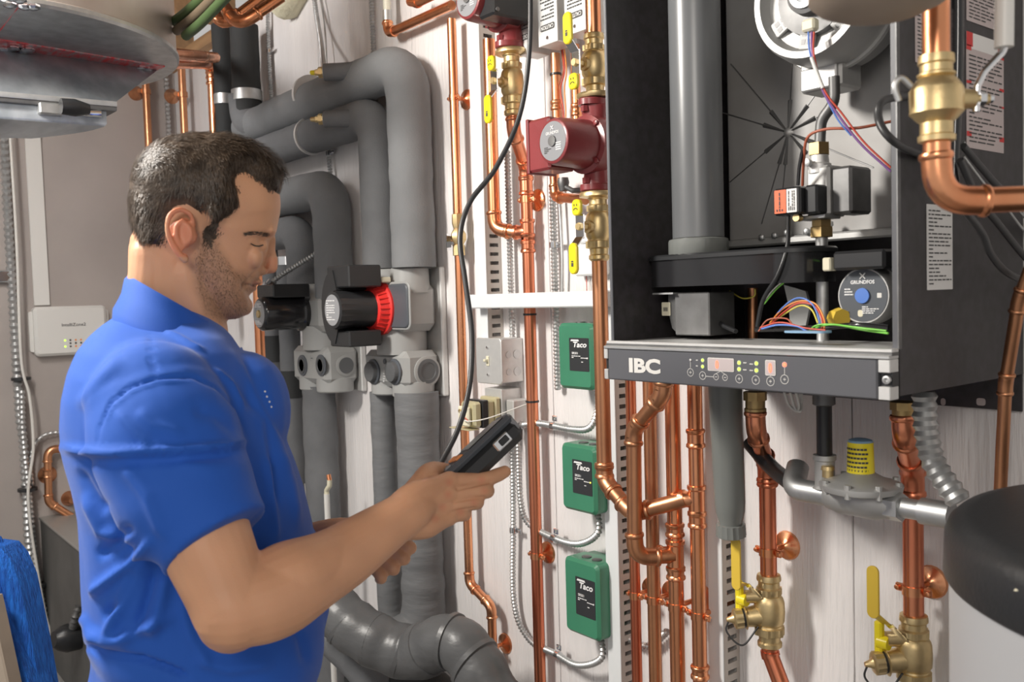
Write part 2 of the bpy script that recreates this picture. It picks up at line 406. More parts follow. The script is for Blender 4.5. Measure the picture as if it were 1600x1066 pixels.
def flex(name, label, ctrl, r, pitch=.0095, mt='steel', cat='conduit', group=None, seg=14, straps=(), n=12, parent=None, ends=False, dep=.66):
    path = resample(spline(ctrl, n), pitch/2); rs = [r*1.04 if i%2 else r*dep for i in range(len(path))]
    mm = M().tube(path, r, seg, rs=rs)
    if parent is not None: return mm.build(name, mt, parent, ang=40)
    if not straps and not ends: return tag(mm.build(name, mt, ang=40), label, cat, group)
    root = empty(name, min(path, key=lambda p: p.z), label, cat, group)
    mm.build('armour', mt, root, ang=40)
    for p in straps:
        p = Vector(p); ax = nearest_dir([Vector(q) for q in ctrl], p); s_ = ax.cross(Y_).normalized()
        e = M().lathe(p-ax*.007, ax, [(0,r*1.0),(0,r*1.22),(.014,r*1.22),(.014,r)], 14)
        e.box(p+s_*(r+.010)+Y_*(r*.5), (.018,.003,.014), .001); e.lathe(p+s_*(r+.011)+Y_*(r*.5-.006), Y_, [(0,.003),(.002,.0045),(.006,.0045)], 8); e.build('strap', 'chrome', root)
    if ends:
        for (p, q) in ((path[0], path[3]), (path[-1], path[-4])):
            ax = (p-q).normalized(); M().lathe(p-ax*.004, ax, [(0,r*1.25),(.012,r*1.25),(.012,r*1.55),(.019,r*1.55),(.019,r*1.1),(.022,r*1.1)], 8).build('connector', 'chrome', root)
    return root
def cable(name, label, ctrl, r, mt='cablek', cat='cable', group=None, n=12, parent=None, seg=10):
    mm = M().tube(spline(ctrl, n), r, seg)
    if parent is not None: return mm.build(name, mt, parent)
    return tag(mm.build(name, mt), label, cat, group)
def Q(*l):                                            # list of (px,py,Y) -> points
    return [PY(*t) for t in l]
# ------------------------------------------------------------------ LARGE INSULATED PIPES
R1 = .064; YI = -.085
a0 = PY(643, 300, YI); a_top = zrow(a0, 98); a_bot = zrow(a0, 418)
lft = PY(388, 186, YI); z1 = a_top.z
insul('insulated_pipe', 'thick grey foam-covered pipe looping highest over the station with the red pump', [Vector((lft.x-.02, YI, z1)), a_top, a_bot], R1, 'foam_l', rb=.11,
      rings=[(PY(487,150,YI), .014), (PY(392,188,YI), .014)])
b0 = PY(590, 300, YI-.0); b0 = PY(593, 300, YI); b_top = zrow(b0, 178); b_bot = zrow(b0, 420)
l2 = PY(392, 240, YI)
insul('insulated_pipe', 'grey foam-covered pipe looping just under the highest one, ending left in the red-pump station', [Vector((l2.x-.1, YI, b_top.z)), b_top, b_bot], R1*.92, 'foam', rb=.10,
      rings=[(PY(487,213,YI), .012)])
for (px, py, Y, lb) in ((537, 112, YI-.06, 'short foam-covered stub with yellow tip on the highest insulated pipe'), (537, 185, YI-.06, 'short foam-covered stub with brass tip on the second insulated pipe')):
    p = PY(px, py, Y); q = PY(px-30, py+1, Y-.045)
    t = empty('air_vent_stub', p, lb, 'vent'); ax = (q-p).normalized(); L = (q-p).length
    M().lathe(p, ax, [(-.03,.028),(0,.027),(L,.026),(L,.02)], 18).build('foam_sleeve', 'foam', t)
    M().lathe(q, ax, [(-.005,.021),(.002,.021),(.003,.017)], 16).build('ring', 'plas', t)
    M().lathe(q, ax, [(0,.012),(.006,.013),(.006,.017),(.018,.017),(.018,.010),(.028,.010),(.032,.006)], 6).build('nut', 'brass', t)
    M().lathe(q+ax*.03, ax, [(0,.008),(.012,.007),(.015,.003)], 10).build('tip', 'yellow' if py<150 else 'brass', t)
# second group
c0 = PY(518, 330, YI); c_top = zrow(c0, 292); c_bot = zrow(c0, 470); l3 = PY(440, 300, YI)
insul('insulated_pipe', 'grey foam-covered pipe arching down behind the black pump beside the man\'s face', [Vector((l3.x-.3, YI, c_top.z)), c_top, c_bot], R1, 'foam_l', rb=.10)
d0 = PY(474, 420, YI); d_top = zrow(d0, 360); d_bot = zrow(d0, 470); l4 = PY(440, 360, YI)
insul('insulated_pipe', 'grey foam-covered pipe bending down left of the black pump', [Vector((l4.x-.25, YI, d_top.z)), d_top, d_bot], R1*.9, 'foam', rb=.09)
# third group far left of it
for (px, y0, y1, w, lb, mt) in ((428, 372, 735, 25, 'slim dark insulated pipe nearest the man\'s chest, far left of the row', 'foam'), (455, 405, 755, 33, 'dark insulated pipe second from the man\'s chest, wrapped with rubber couplings', 'foam')):
    v = vert(px, y0, y1, YI)
    p = insul('insulated_pipe', lb, v, rw(v[0], w), mt)
    ax = Z_; r = rw(v[0], w)
    for yy, hh, k in ((408, .03, 'chrome'), (600 if px>440 else 545, .10, 'foam_d')):
        q = zrow(v[0], yy); M().lathe(q-ax*hh/2, ax, [(0,r),(0,r*1.05),(hh,r*1.05),(hh,r)], 24).build('band', k, p)
# verticals below the stations
for (px, y0, y1, w, lb, mt) in ((487, 602, 2400, 38, 'grey foam-covered riser under the black-pump station, left one', 'foam'), (534, 602, 2400, 52, 'grey foam-covered riser under the black-pump station, right one with flecks', 'foam')):
    v = vert(px, y0, y1, YI); insul('insulated_pipe', lb, v, rw(v[0], w), mt)
v = vert(604, 612, 960, YI); e0 = v[1]
insul('insulated_pipe', 'wrinkled grey foam riser under the red-pump station, left one', [v[0], v[1], v[1]+Vector((.05,-.02,-.1))], rw(v[0], 40), 'foam_w', wob=.07)
v = vert(657, 612, 985, YI); f1 = v[1]
insul('insulated_pipe', 'wrinkled grey foam riser under the red-pump station, right one turning into the wrapped bend', [v[0], v[1], v[1]+Vector((-.04,-.16,-.02))], rw(v[0], 68), 'foam_w', rb=.09, wob=.08)
# big wrapped bend at the bottom
big = [PY(495, 925, -.42), PY(560, 985, -.38), PY(640, 1020, -.30), PY(715, 1005, -.25), PY(775, 1100, -.22), Vector((PY(778,1180,-.22).x, -.22, .55)), Vector((PY(778,1180,-.22).x, -.22, .05))]
path = resample(spline(big, 14), .012)
root = empty('wrapped_pipe_bend', big[-1], 'fat grey tape-wrapped pipe bend at bottom centre of the picture', 'insulated pipe')
rb_ = [.068*(1+.03*math.sin(i*1.05)*(1 if i%6 else 1.6)+.04*noise.noise(p*9)) for i, p in enumerate(path)]
M().tube(path, .068, 30, rs=rb_).build('tape_wrap', 'wrap', root)
for i in range(5, len(path)-6, 7):
    ax = (path[i+1]-path[i-1]).normalized(); ax = (ax+Vector((.25,0,.2))*(1 if i%2 else -1)).normalized()
    M().lathe(path[i]-ax*.006, ax, [(0,.0655),(.001,.0715),(.013,.0705),(.016,.064)], 30).build('tape_turn', 'wrap', root)
insul('insulated_pipe', 'darker foam-covered pipe passing below the wrapped bend', [PY(470, 965, -.36), PY(530, 1000, -.33), PY(620, 1100, -.25), Vector((PY(620,1100,-.25).x, -.25, .05))], .055, 'foam', rb=.2)
insul('insulated_pipe', 'dark foam elbow at the bottom edge, right under the wrapped bend', [PY(560, 1060, -.25), PY(700, 1075, -.2), Vector((PY(700,1075,-.2).x, -.2, .05))], .05, 'foam_d')
# dark pipes near ceiling
for (px, w, lb, y1) in ((352, 30, 'black insulated pipe dropping from the joists, left one of the pair', 330), (384, 44, 'black insulated pipe dropping from the joists, right one of the pair', 180)):
    v = vert(px, 40, y1, -.1); r = rw(v[0], w); t = insul('insulated_pipe', lb, v, r, 'foam_d')
    q = zrow(v[0], 156 if px<360 else 150); M().lathe(q-Z_*.02, Z_, [(0,r),(0,r*1.08),(.04,r*1.08),(.04,r)], 24).build('clamp_band', 'steel', t)
p = PY(384, 175, -.1); q = Vector((lft.x, YI, z1))
insul('insulated_elbow', 'dark foam elbow joining the black drop pipe to the highest grey pipe', [zrow(p, 150), Vector((p.x, -.1, z1)), q+Vector((.1,0,0))], .062, 'foam')
# ------------------------------------------------------------------ PUMP STATIONS
def station(x0, x1, zs, label, pumpfn, side=True):
    """zs: top of sockets, top body, bottom body, top lower block, bottom lower block"""
    zt, zb0, zb1, zl0, zl1 = zs; cx = (x0+x1)/2; w = x1-x0
    root = empty('pump_station', (cx, -.08, zl1), label, 'pump station')
    b = M(); b.bx(x0+.03, x1-.0, -.155, -.02, zb1, zb0, .022); b.build('housing', 'station', root)
    for k, xx in enumerate((x0+w*.27, x0+w*.78)):
        M().lathe((xx, -.085, zb0-.03), Z_, [(0,.06),(zt-zb0+.03-.004,.056),(zt-zb0+.03,.052)], 24).build('socket', 'station', root)
        M().lathe((xx, -.085, zl1-.028), Z_, [(0,.058),(.004,.062),(.045,.062),(.05,.05)], 24).build('socket', 'station', root)
    M().lathe((cx+.02, -.09, zl0-.01), Z_, [(0,.075),(zb1-zl0+.03,.075)], 28).build('neck', 'station', root)
    M().bx(x0-.0, x1, -.145, -.02, zl1, zl0, .018).build('lower_block', 'station', root)
    M().bx(x0+.02, x1+.012, -.022, -.002, zl1-.03, zt, .003).build('back_plate', 'steelw', root)
    zc = (zl0+zl1)/2
    # slate window on the front of the housing
    return root, cx, zc
# measured from the photograph
s1 = [zrow(PY(660, 500, -.14), y).z for y in (415, 440, 520, 552, 612)]
x0s, x1s = PY(568, 580, -.145).x, PY(690, 590, -.02).x
st1, cx, zc = station(x0s, x1s, s1, 'grey moulded pump station with two ribbed knobs and slate window, carrying the red-collared pump', None)
# slate windows: one facing the room, one on the side
c = PY(624, 478, -.156); M().prism(rrect(c, X_, Z_, .105, .125, .018), -Y_, .007, .003).build('slate_window', 'slate', st1)
M().prism(rrect(c+Vector((0,.002,0)), X_, Z_, .117, .137, .022), -Y_, .004, .002).build('window_rim', 'station', st1)
for px in (584, 617):
    c = PY(px, 581, -.146); kr = .034
    M().lathe(c, -Y_, [(0,kr*1.12),(.004,kr*1.12),(.006,kr*1.0)], 32).build('knob_ring', 'slate', st1)
    k = M().lathe(c, -Y_, [(0,kr*.98),(.004,kr*.95),(.016,kr*.90),(.018,kr*.82),(.019,kr*.7),(.017,.004)], 40, flute=.08, fr=(.003,.0165)).build('knob', 'knob', st1)
c = PY(601, 565, -.147); M().lathe(c, -Y_, [(0,.008),(.001,.008)], 16).build('badge', 'slate', st1)
lines(PY(601, 590, -.1465), X_, Z_, .018, .03, 4, 'inkw', st1, seed=3)
c = PX(667, 580, x1s+.0005); M().lathe(c, X_, [(-.01,.044),(.004,.044),(.006,.040)], 28).build('side_port_rim', 'station', st1)
M().lathe(c, X_, [(0,.036),(.008,.036),(.009,.026),(.007,.024),(.007,.004)], 28).build('side_port', 'knob', st1)
def big_pump(px, py, Yb, label, black=False):
    """wet-rotor pump: axis along Y, base on plane Yb, seen centre px,py"""
    c = PY(px, py, Yb); root = empty('circulator_pump', c-Z_*.07, label, 'pump')
    M().lathe(c, -Y_, [(0,.078),(.012,.078),(.016,.070),(.04,.060),(.044,.052)], 32).build('red_collar', 'redb', root)
    rb2 = M()
    for k in range(28):
        a = 2*PI*k/28; d = Vector((math.cos(a),0,math.sin(a)))
        rb2.tube([c+d*.0705-Y_*.016, c+d*.0625-Y_*.042], .002, 5)
    rb2.build('collar_ribs', 'redb', root)
    M().lathe(c-Y_*.04, -Y_, [(0,.052),(.045,.052),(.05,.050),(.11,.055),(.118,.052),(.120,.046)], 40, flute=.09, fr=(.065,.116)).build('motor_can', 'black', root)
    e = c-Y_*.161
    M().lathe(e, -Y_, [(-.004,.044),(.0005,.044)], 32).build('label_disc', 'labelg', root)
    lines(e-Y_*.0008+Vector((-.008,0,.0)), X_, Z_, .05, .06, 9, 'inkw', root, seed=5, fill=.4)
    # C-shaped electronics cover
    M().bx(c.x-.075, c.x+.055, c.y-.135, c.y-.03, c.z+.062, c.z+.125, .004).build('terminal_box', 'black', root)
    M().bx(c.x-.07, c.x+.045, c.y-.135, c.y-.03, c.z-.105, c.z-.06, .004).build('lower_cover', 'black', root)
    out = []
    for i in range(13):
        a = math.radians(90+15*i); out.append(Vector((c.x-.035+.075*math.cos(a), c.y-.03, c.z+.008+.105*math.sin(a))))
    for i in range(13):
        a = math.radians(270-15*i); out.append(Vector((c.x-.015+.052*math.cos(a), c.y-.03, c.z+.0+.056*math.sin(a))))
    n = 13; fv = [p-Y_*0 for p in out]+[p-Y_*.108 for p in out]; N = 26; fs = []
    for off, rev in ((0,False),(N,True)):
        for i in range(12):
            q = (off+i, off+i+1, off+N-2-i, off+N-1-i); fs.append(q if rev else q[::-1])
    for i in range(N): j=(i+1)%N; fs.append((i,j,N+j,N+i))
    M().add(fv, fs).build('cover_shell', 'black', root)
    cable('control_lead', None, [c+Vector((.0,-.12,.075)), c+Vector((.01,-.10,.072)), c+Vector((.02,-.06,.072)), c+Vector((.03,-.02,.075))], .0045, 'blackg', parent=root)
    M().box(c+Vector((.035,-.012,.082)), (.035,.03,.016), .003).build('plug', 'offw', root)
    return root
big_pump(597, 482, -.157, 'black circulator pump with bright red ribbed collar, on the grey station')
s2 = [zrow(PY(545, 500, -.13), y).z for y in (440, 458, 520, 545, 606)]
x0s2, x1s2 = PY(463, 575, -.13).x, PY(563, 585, -.02).x
st2, cx2, zc2 = station(x0s2, x1s2, s2, 'grey moulded pump station with two dark round ports, left of the red-collared pump', None)
for px in (473, 502):
    c = PY(px, 571, -.1455); M().lathe(c, -Y_, [(0,.036),(.003,.036),(.004,.030)], 28).build('port_rim', 'slate', st2)
    M().lathe(c, -Y_, [(0,.029),(.006,.027),(.007,.022),(.004,.020),(.004,.003)], 28).build('port', 'knob', st2)
c = PX(540, 571, x1s2+.0005); M().lathe(c, X_, [(-.01,.036),(.003,.036),(.005,.030)], 24).build('side_port_rim', 'station', st2)
M().lathe(c, X_, [(0,.027),(.007,.027)], 24).build('side_port', 'knob', st2)
lines(PY(487, 560, -.1458), X_, Z_, .018, .02, 3, 'slate', st2, seed=4)
# black pump on station 2
c = PY(480, 488, -.14); bp_ = empty('circulator_pump', c-Z_*.07, 'glossy black circulator pump with chrome-ringed dial, beside the man\'s chin', 'pump')
M().lathe(c, -Y_, [(0,.06),(.03,.062),(.035,.056),(.16,.056),(.168,.050),(.17,.044)], 36).build('motor_can', 'blackg', bp_)
M().lathe(c-Y_*.168, -Y_, [(0,.044),(.004,.044),(.005,.030),(.003,.028),(.003,.014)], 32).build('label_disc', 'labelg', bp_)
M().lathe(c-Y_*.17, -Y_, [(0,.013),(.006,.012)], 20).build('vent_screw', 'brass', bp_)
lines(c-Y_*.1738+Z_*.028, X_, Z_, .05, .014, 3, 'inkw', bp_, seed=8); lines(c-Y_*.1738-Z_*.028, X_, Z_, .05, .014, 3, 'inkw', bp_, seed=9)
M().bx(c.x-.06, c.x+.07, c.y-.15, c.y-.02, c.z+.052, c.z+.095, .004).build('terminal_box', 'black', bp_)
flex('supply_whip', None, [c+Vector((-.03,-.13,.09)), c+Vector((0,-.08,.13)), c+Vector((.06,.02,.2)), c+Vector((.09,.09,.26))], .009, mt='steel', parent=bp_)
M().lathe(c+Vector((-.03,-.13,.085)), Vector((.2,.4,.5)), [(-.01,.014),(0,.018),(.012,.018),(.014,.013),(.03,.013)], 8).build('whip_connector', 'chrome', bp_)
# ------------------------------------------------------------------ STEEL CONDUITS (flexible)
CR = .0085
v = vert(424, -60, 225, -.02); flex('flexible_conduit', 'narrow armoured conduit dropping beside the joist end, leftmost on the panelling', [v[0], PY(420,80,-.02), v[1]], CR*1.0, straps=[PY(421,80,-.02)])
flex('flexible_conduit', 'armoured conduit that bows down to the yellow-tipped vent stub', [PY(487,-40,-.02), PY(494,20,-.03), PY(502,70,-.06), PY(506,112,-.13)], CR)
v = vert(514, 150, 275, -.02); flex('flexible_conduit', 'armoured conduit hanging behind the two looped grey pipes', [v[0], PY(512,220,-.02), v[1]], CR, straps=[PY(514,240,-.02)])
v = vert(583, -40, 175, -.015); flex('flexible_conduit', 'armoured conduit straight down behind the top of the highest grey loop', v, CR)
cable('thin_grey_cable', 'thin grey cable beside the conduit above the yellow-tipped vent stub', [PY(495,-30,-.02), PY(507,40,-.02), PY(511,110,-.03)], .003, 'steel')
# ------------------------------------------------------------------ THIN COPPER LINE WITH STOP
yT = -.045
v = vert(712, 20, 352, yT); w_ = vert(724, 400, 905, yT)
p = PY(714, 300, yT); x = p.x; col = lambda py: zrow(p, py)
thin = copper_pipe('copper_pipe', 'slender copper pipe with small stop valve, running down past the grey station and jogging right', [col(30), col(912), PY(768, 948, yT), zrow(PY(768,948,yT), 2400)], .0125, 'copper', rb=.03,
   clamps=[col(153), zrow(PY(768,948,yT), 1012)])
M().lathe(col(372)-Z_*.05, Z_, [(0,.012),(.002,.017),(.03,.017),(.03,.013),(.045,.022),(.06,.022),(.075,.013),(.09,.017),(.115,.017),(.118,.012)], 8).build('stop_body', 'brass', thin)
M().lathe(col(378), Vector((-.6,-.8,0)), [(0,.010),(.02,.012),(.02,.022),(.032,.024),(.034,.018)], 8).build('stop_handle', 'chrome', thin)
q = zrow(PY(768,948,yT), 1050); M().lathe(q-Z_*.05, Z_, [(0,.014),(0,.02),(.02,.02),(.022,.015),(.03,.015),(.032,.018),(.05,.018)], 8).build('union', 'brass', thin)
# ivory hose to copper elbow at top
t = copper_pipe('copper_pipe', 'copper elbow piece rising right from the ivory hose at the top', Q((605,30,-.05),(607,52,-.05),(706,8,-.05)), .0135, 'copper', rb=.03)
v = vert(604, -20, 22, -.05); M().tube(v, .011, 16).build('ivory_hose', 'pex', t)
M().lathe(v[1]-Z_*.02, Z_, [(0,.014),(.03,.014)], 16).build('hose_ferrule', 'steel', t)
copper_pipe('copper_pipe', 'short copper pipe end cut off by the top edge, right of the ivory hose', Q((641,2,-.08),(652,4,-.08),(720,-30,-.08)), .014, 'copper', rb=.03)

v = vert(512, 772, 850, -.17); v[1].z = .004; t = empty('drain_tube', v[1], 'short white tube with a copper bend at its top, between the risers beside the man', 'tube')
M().tube(v, .0095, 14).build('tube', 'plas', t); M().tube(fillet([v[0], v[0]+Z_*.012, v[0]+Z_*.03+X_*.022, v[0]+Z_*.05+X_*.024], .01), .008, 12).build('bend', 'offw', t)
M().tube([v[0]+Z_*.048+X_*.024, v[0]+Z_*.066+X_*.018], .0075, 12).build('copper_tip', 'copper', t)
# ------------------------------------------------------------------ STRUT CHANNELS
def strut(px0, px1, pxb, pyr, y0, y1, label):
    Yf = -.054; xl = PY(px0, pyr, Yf).x; xr = PY(px1, pyr, Yf).x
    top = zrow(PY(px1, pyr, Yf), y0).z; bot = zrow(PY(px1, pyr, Yf), y1).z
    root = empty('strut_channel', ((xl+xr)/2, Yf/2, bot), label, 'strut')
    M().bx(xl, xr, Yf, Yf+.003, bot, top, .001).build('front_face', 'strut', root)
    M().bx(xl, xl+.003, Yf+.003, -.001, bot, top).build('rear_flange', 'strut_shade', root)
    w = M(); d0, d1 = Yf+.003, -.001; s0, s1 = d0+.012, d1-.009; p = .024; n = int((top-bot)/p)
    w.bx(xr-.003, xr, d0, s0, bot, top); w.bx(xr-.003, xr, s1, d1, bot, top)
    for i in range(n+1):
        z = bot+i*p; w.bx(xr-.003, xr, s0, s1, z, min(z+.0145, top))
    w.build('slotted_web', 'strut_shade', root, smooth=False); return root, xl, xr
_, sAl, sAr = strut(740, 757, 783, 350, -40, 535, 'white strut channel at left, ending beside the toggle switch box')
_, sCl, sCr = strut(942, 962, 988, 700, 450, 2400, 'long white slotted strut beneath the crossbar, right of the green boxes')
_, sDl, sDr = strut(1106, 1128, 1155, 900, 300, 2400, 'white slotted strut behind the grey drain pipe')
zb = PY(850, 469, -.095).z
M_ = M().bx(sAl+.02, sCr+.01, -.094, -.054, zb-.0185, zb+.0185, .003); tag(M_.build('strut_crossbar', 'strut'), 'white horizontal crossbar above the topmost green box', 'strut')
# ------------------------------------------------------------------ VALVES
def smile(root, c, s=1):
    mm = M()
    for k in (-1, 1): mm.tube([c+X_*k*.004+Z_*.003*s, c+X_*k*.004+Z_*.007*s], .0009, 5)
    mm.tube([c+X_*(.006*math.cos(a))+Z_*s*(-.006+.004*math.sin(a)) for a in [PI*i/6 for i in range(7)]], .0009, 5); mm.build('tab_mark', 'ink', root)
def ball_valve(p_top, L, r, label, up=True, handle=True, flange=None, mt='brass', stem=.05, nolet=False):
    """vertical ball valve hanging from p_top down L metres"""
    p = Vector(p_top); root = empty('ball_valve', p-Z_*L, label, 'valve')
    body = M(); R = r
    prof = [(0,R*1.05),(.001,R*1.25),(L*.05,R*1.32),(L*.08,R*1.32),(L*.10,R*1.15),(L*.17,R*1.15),(L*.19,R*1.38),(L*.26,R*1.38),(L*.28,R*1.25),(L*.32,R*1.5),(L*.38,R*1.64),(L*.52,R*1.68),(L*.63,R*1.62),(L*.68,R*1.4),(L*.70,R*1.45),(L*.71,R*1.6),(L*.80,R*1.6),(L*.82,R*1.2),(L*.90,R*1.15),(L*.92,R*1.32),(L*.97,R*1.32),(L,R*1.05)]
    body.lathe(p, -Z_, prof, 20); body.build('body', mt, root)
    M().lathe(p-Z_*L*.185, -Z_, [(0,R*1.5),(L*.085,R*1.5)], 6).build('hex_flat', mt, root); M().lathe(p-Z_*L*.71, -Z_, [(0,R*1.72),(L*.1,R*1.72)], 6).build('hex_flat', mt, root)
    if flange == 'top': M().lathe(p+Z_*.002, -Z_, [(0,R*2.2),(.004,R*2.35),(.010,R*2.35),(.013,R*1.4)], 28).build('flange', mt, root)
    if flange == 'bottom': M().lathe(p-Z_*(L+.002), Z_, [(0,R*2.2),(.004,R*2.35),(.010,R*2.35),(.013,R*1.4)], 28).build('flange', mt, root)
    c = p-Z_*L*.5
    if handle:
        M().lathe(c, -Y_, [(0,R*1.2),(R*1.7,R*.8),(R*2.0,R*.8),(R*2.05,R*.45),(stem+.012,R*.42)], 14).build('stem', mt, root)
        h = c-Y_*(stem+.004); s = 1 if up else -1
        M().bx(h.x-.013, h.x+.013, h.y-.0015, h.y+.0015, h.z-.026, h.z+.026, .001).build('lever_plate', 'chrome', root)
        M().lathe(h, -Y_, [(0,.0085),(.006,.0085)], 6).build('stem_nut', 'brass', root)
        lp = M(); a0 = h+Z_*s*.022; lp.prism([a0+X_*.012, a0-X_*.012, a0-X_*.012+Z_*s*.02-Y_*.018, a0+X_*.012+Z_*s*.02-Y_*.018], -Y_, .003); lp.build('lever_neck', 'chrome', root)
        g = h+Z_*s*.068-Y_*.018; M().prism(rrect(g, X_, Z_, .025, .066, .0115), -Y_, .007, .002).build('lever_grip', 'yellow', root)
        lines(g-Y_*.0072, Z_, -X_, .034, .007, 1, 'ink', root, seed=2, fill=.9)
        g = h-Z_*s*.040-Y_*.004; M().prism(rrect(g, X_, Z_, .026, .034, .010), -Y_, .008, .002).build('stop_tab', 'yellow', root); smile(root, g-Y_*.0085)
    return root
def pxlen(p, y0, y1): return (zrow(p, y0)-zrow(p, y1)).length
# ------------------------------------------------------------------ MAROON CIRCULATORS
def maroon_pump(cpx, cpy, Yc, label, box=True, black_side=False):
    """volute on the pipe axis at (cpx,cpy,Yc); motor towards the room"""
    c = PY(cpx, cpy, Yc); root = empty('circulator_pump', c-Z_*.09, label, 'pump'); Lm = .125
    v = M(); v.lathe(c+Z_*.085, -Z_, [(0,.030),(.002,.032),(.04,.026),(.055,.038),(.085,.050),(.115,.038),(.13,.026),(.168,.032),(.170,.030)], 24); v.build('volute', 'red', root)
    for s in (1, -1):
        f = M()
        f.prism(circ(c+Z_*s*.084-Z_*.0, X_, Y_, .030, 20, .043), Z_*s, .014, .002)
        for k in (-1, 1): f.lathe(c+Z_*s*.07+Y_*k*.032, Z_*s, [(0,.009),(.012,.009)], 6)
        f.build('flange', 'red', root)
    M().lathe(c, -Y_, [(0,.062),(.035,.062),(.038,.052),(Lm-.012,.049),(Lm-.002,.046),(Lm,.043)], 32).build('motor_housing', 'red', root)
    for k in range(4):
        a = PI/4+PI/2*k; q = c+Vector((math.cos(a)*.056,-.03,math.sin(a)*.056)); M().lathe(q, -Y_, [(0,.006),(.012,.006),(.013,.003)], 6).build('bolt', 'red', root)
    e = c-Y_*Lm
    M().lathe(e, -Y_, [(-.002,.0405),(.0006,.0405)], 32).build('label_disc', 'labelg', root)
    M().lathe(e, -Y_, [(0,.011),(.001,.0115),(.004,.011),(.0042,.004)], 20).build('vent_screw', 'dsteel', root)
    text('GRUNDFOS', e+Vector((0,-.001,.017)), X_, Z_, .040, .006, 'inkw', root, bold=.02)
    mk = M(); q = e+Vector((0,-.0011,.027))
    for a in (45, 135): d = Vector((math.cos(math.radians(a)),0,math.sin(math.radians(a)))); mk.tube([q-d*.006, q+d*.006], .0011, 6)
    mk.build('emblem', 'inkw', root)
    lines(e+Vector((-.015,-.001,-.017)), X_, Z_, .022, .014, 4, 'ink', root, seed=3); lines(e+Vector((.018,-.001,-.012)), X_, Z_, .016, .018, 4, 'inkw', root, seed=6)
    if box:
        M().bx(c.x-.105, c.x-.035, c.y-.105, c.y-.03, c.z-.052, c.z+.060, .005).build('terminal_box', 'red', root)
        M().bx(c.x-.107, c.x-.099, c.y-.109, c.y-.028, c.z-.055, c.z+.063, .002).build('terminal_cover', 'red', root)
    if black_side:
        M().bx(c.x+.02, c.x+.075, c.y-.11, c.y-.0, c.z-.052, c.z+.06, .005).build('terminal_box', 'black', root)
        mm = M(); q = c+Vector((.0765,-.05,.012)); mm.tube([q+Vector((0,.013*math.cos(a),.018*math.sin(a))) for a in [2*PI*i/14 for i in range(12)]], .0008, 5); mm.build('tie_loop', 'blackg', root)
        M().lathe(c+Vector((.075,-.098,-.04)), X_, [(0,.005),(.003,.005)], 10).build('screw', 'dsteel', root)
    return c, root
c2, _ = maroon_pump(932, 228, -.13, 'maroon circulator with grey dial and side terminal box, left of the boiler cabinet')
c1, _ = maroon_pump(797, 12, -.13, 'maroon circulator with black side box, cut by the top edge', box=False, black_side=True)
# valve column right (above and below the second pump)
PR = .0165
pt = zrow(c2, 53); L = pxlen(c2, 53, 150)
ball_valve(pt, (pt.z-(c2.z+.102)), .017, 'brass ball valve with upright yellow lever, above the dialled maroon circulator', up=True, flange='bottom')
copper_pipe('copper_pipe', 'copper riser leaving the top of the upright-lever brass valve', [zrow(c2, -60), pt+Z_*.001], PR, 'copper')
q = c2-Z_*.101; zb3 = zrow(c2, 408).z
ball_valve(q, q.z-zb3, .017, 'brass ball valve with hanging yellow lever, under the dialled maroon circulator', up=False, flange='top')
q1 = c1-Z_*.101; zb1_ = zrow(c1, 182).z
ball_valve(q1, q1.z-zb1_, .0165, 'brass ball valve with hanging yellow lever, under the top-edge circulator', up=False, flange='top')
# main copper lines
yA = -.038
v = PY(831, 600, yA); tp = zrow(v, 262)
copper_pipe('copper_pipe', 'long straight copper pipe left of the green boxes, running behind the crossbar', [Vector((c1.x,c1.y,zb1_+.001)), Vector((c1.x,c1.y,zrow(c1,205).z)), tp, zrow(v, 2400)], .0152, 'copper_red', rb=.03,
   couplings=[(zrow(v,290), .05), (zrow(v, 380), .05)], clamps=[zrow(v, 312), zrow(v, 868)], tees=[(zrow(v, 362), Vector((-1,-.45,0)))])
v2 = PY(768, 200, -.075)
copper_pipe('copper_pipe', 'copper pipe in front of the left strut, elbowing into the long pipe\'s tee', [zrow(v2, 62), zrow(v2, 358), zrow(v, 362)+Vector((-.028,-.014,0))], .0158, 'copper', rb=.035)
# zip ties
for (yy, rr) in ((491, .0155), (627, .0155)):
    q = zrow(v, yy); tag(M().lathe(q-Z_*.003, Z_, [(0,rr),(0,rr+.0018),(.005,rr+.0018),(.005,rr)], 20).build('cable_tie', 'black'), ('black cable tie on the long pipe just below the crossbar', 'black cable tie on the long pipe level with the transformer')[yy>500], 'cable tie')
# main 945 pipe with bend to the tee
pm = Vector((c2.x, c2.y, zb3+.001)); pe = PY(1091, 782, -.085)
copper_pipe('copper_pipe', 'thick copper pipe hugging the cabinet\'s left edge, sweeping right to the rear pipes', [pm, zrow(c2, 752), PY(988, 803, -.145), pe+Vector((-.025,-.01,.0))], PR, 'copper_old', rb=.04,
   couplings=[(zrow(c2, 737), .03)])
M_ = copper_pipe('copper_pipe', 'short 45-degree copper drop out of the cabinet, hooking left and back to a tee', [PY(1037,590,-.16), PY(1035,618,-.16), PY(990,672,-.16), PY(992,872,-.16), PY(1053,868,-.09)], .0158, 'copper_old', rb=.036)
rear = [(992, .0120, 'aged copper pipe nearest the long slotted strut, behind the others', -.055, 'copper_red', (930,), ()),
        (1021, .0145, 'aged copper pipe second from the long slotted strut', -.06, 'copper_old', (937,), ()),
        (1056, .0158, 'copper pipe with side tee at the hooked pipe, third from the long strut', -.085, 'copper', (948,), ((868, Vector((-1,-.7,0))),)),
        (1091, .0150, 'copper pipe with stacked couplings, just left of the grey drain pipe', -.085, 'copper', (962,), ((782, Vector((-1,-.3,0))),))]
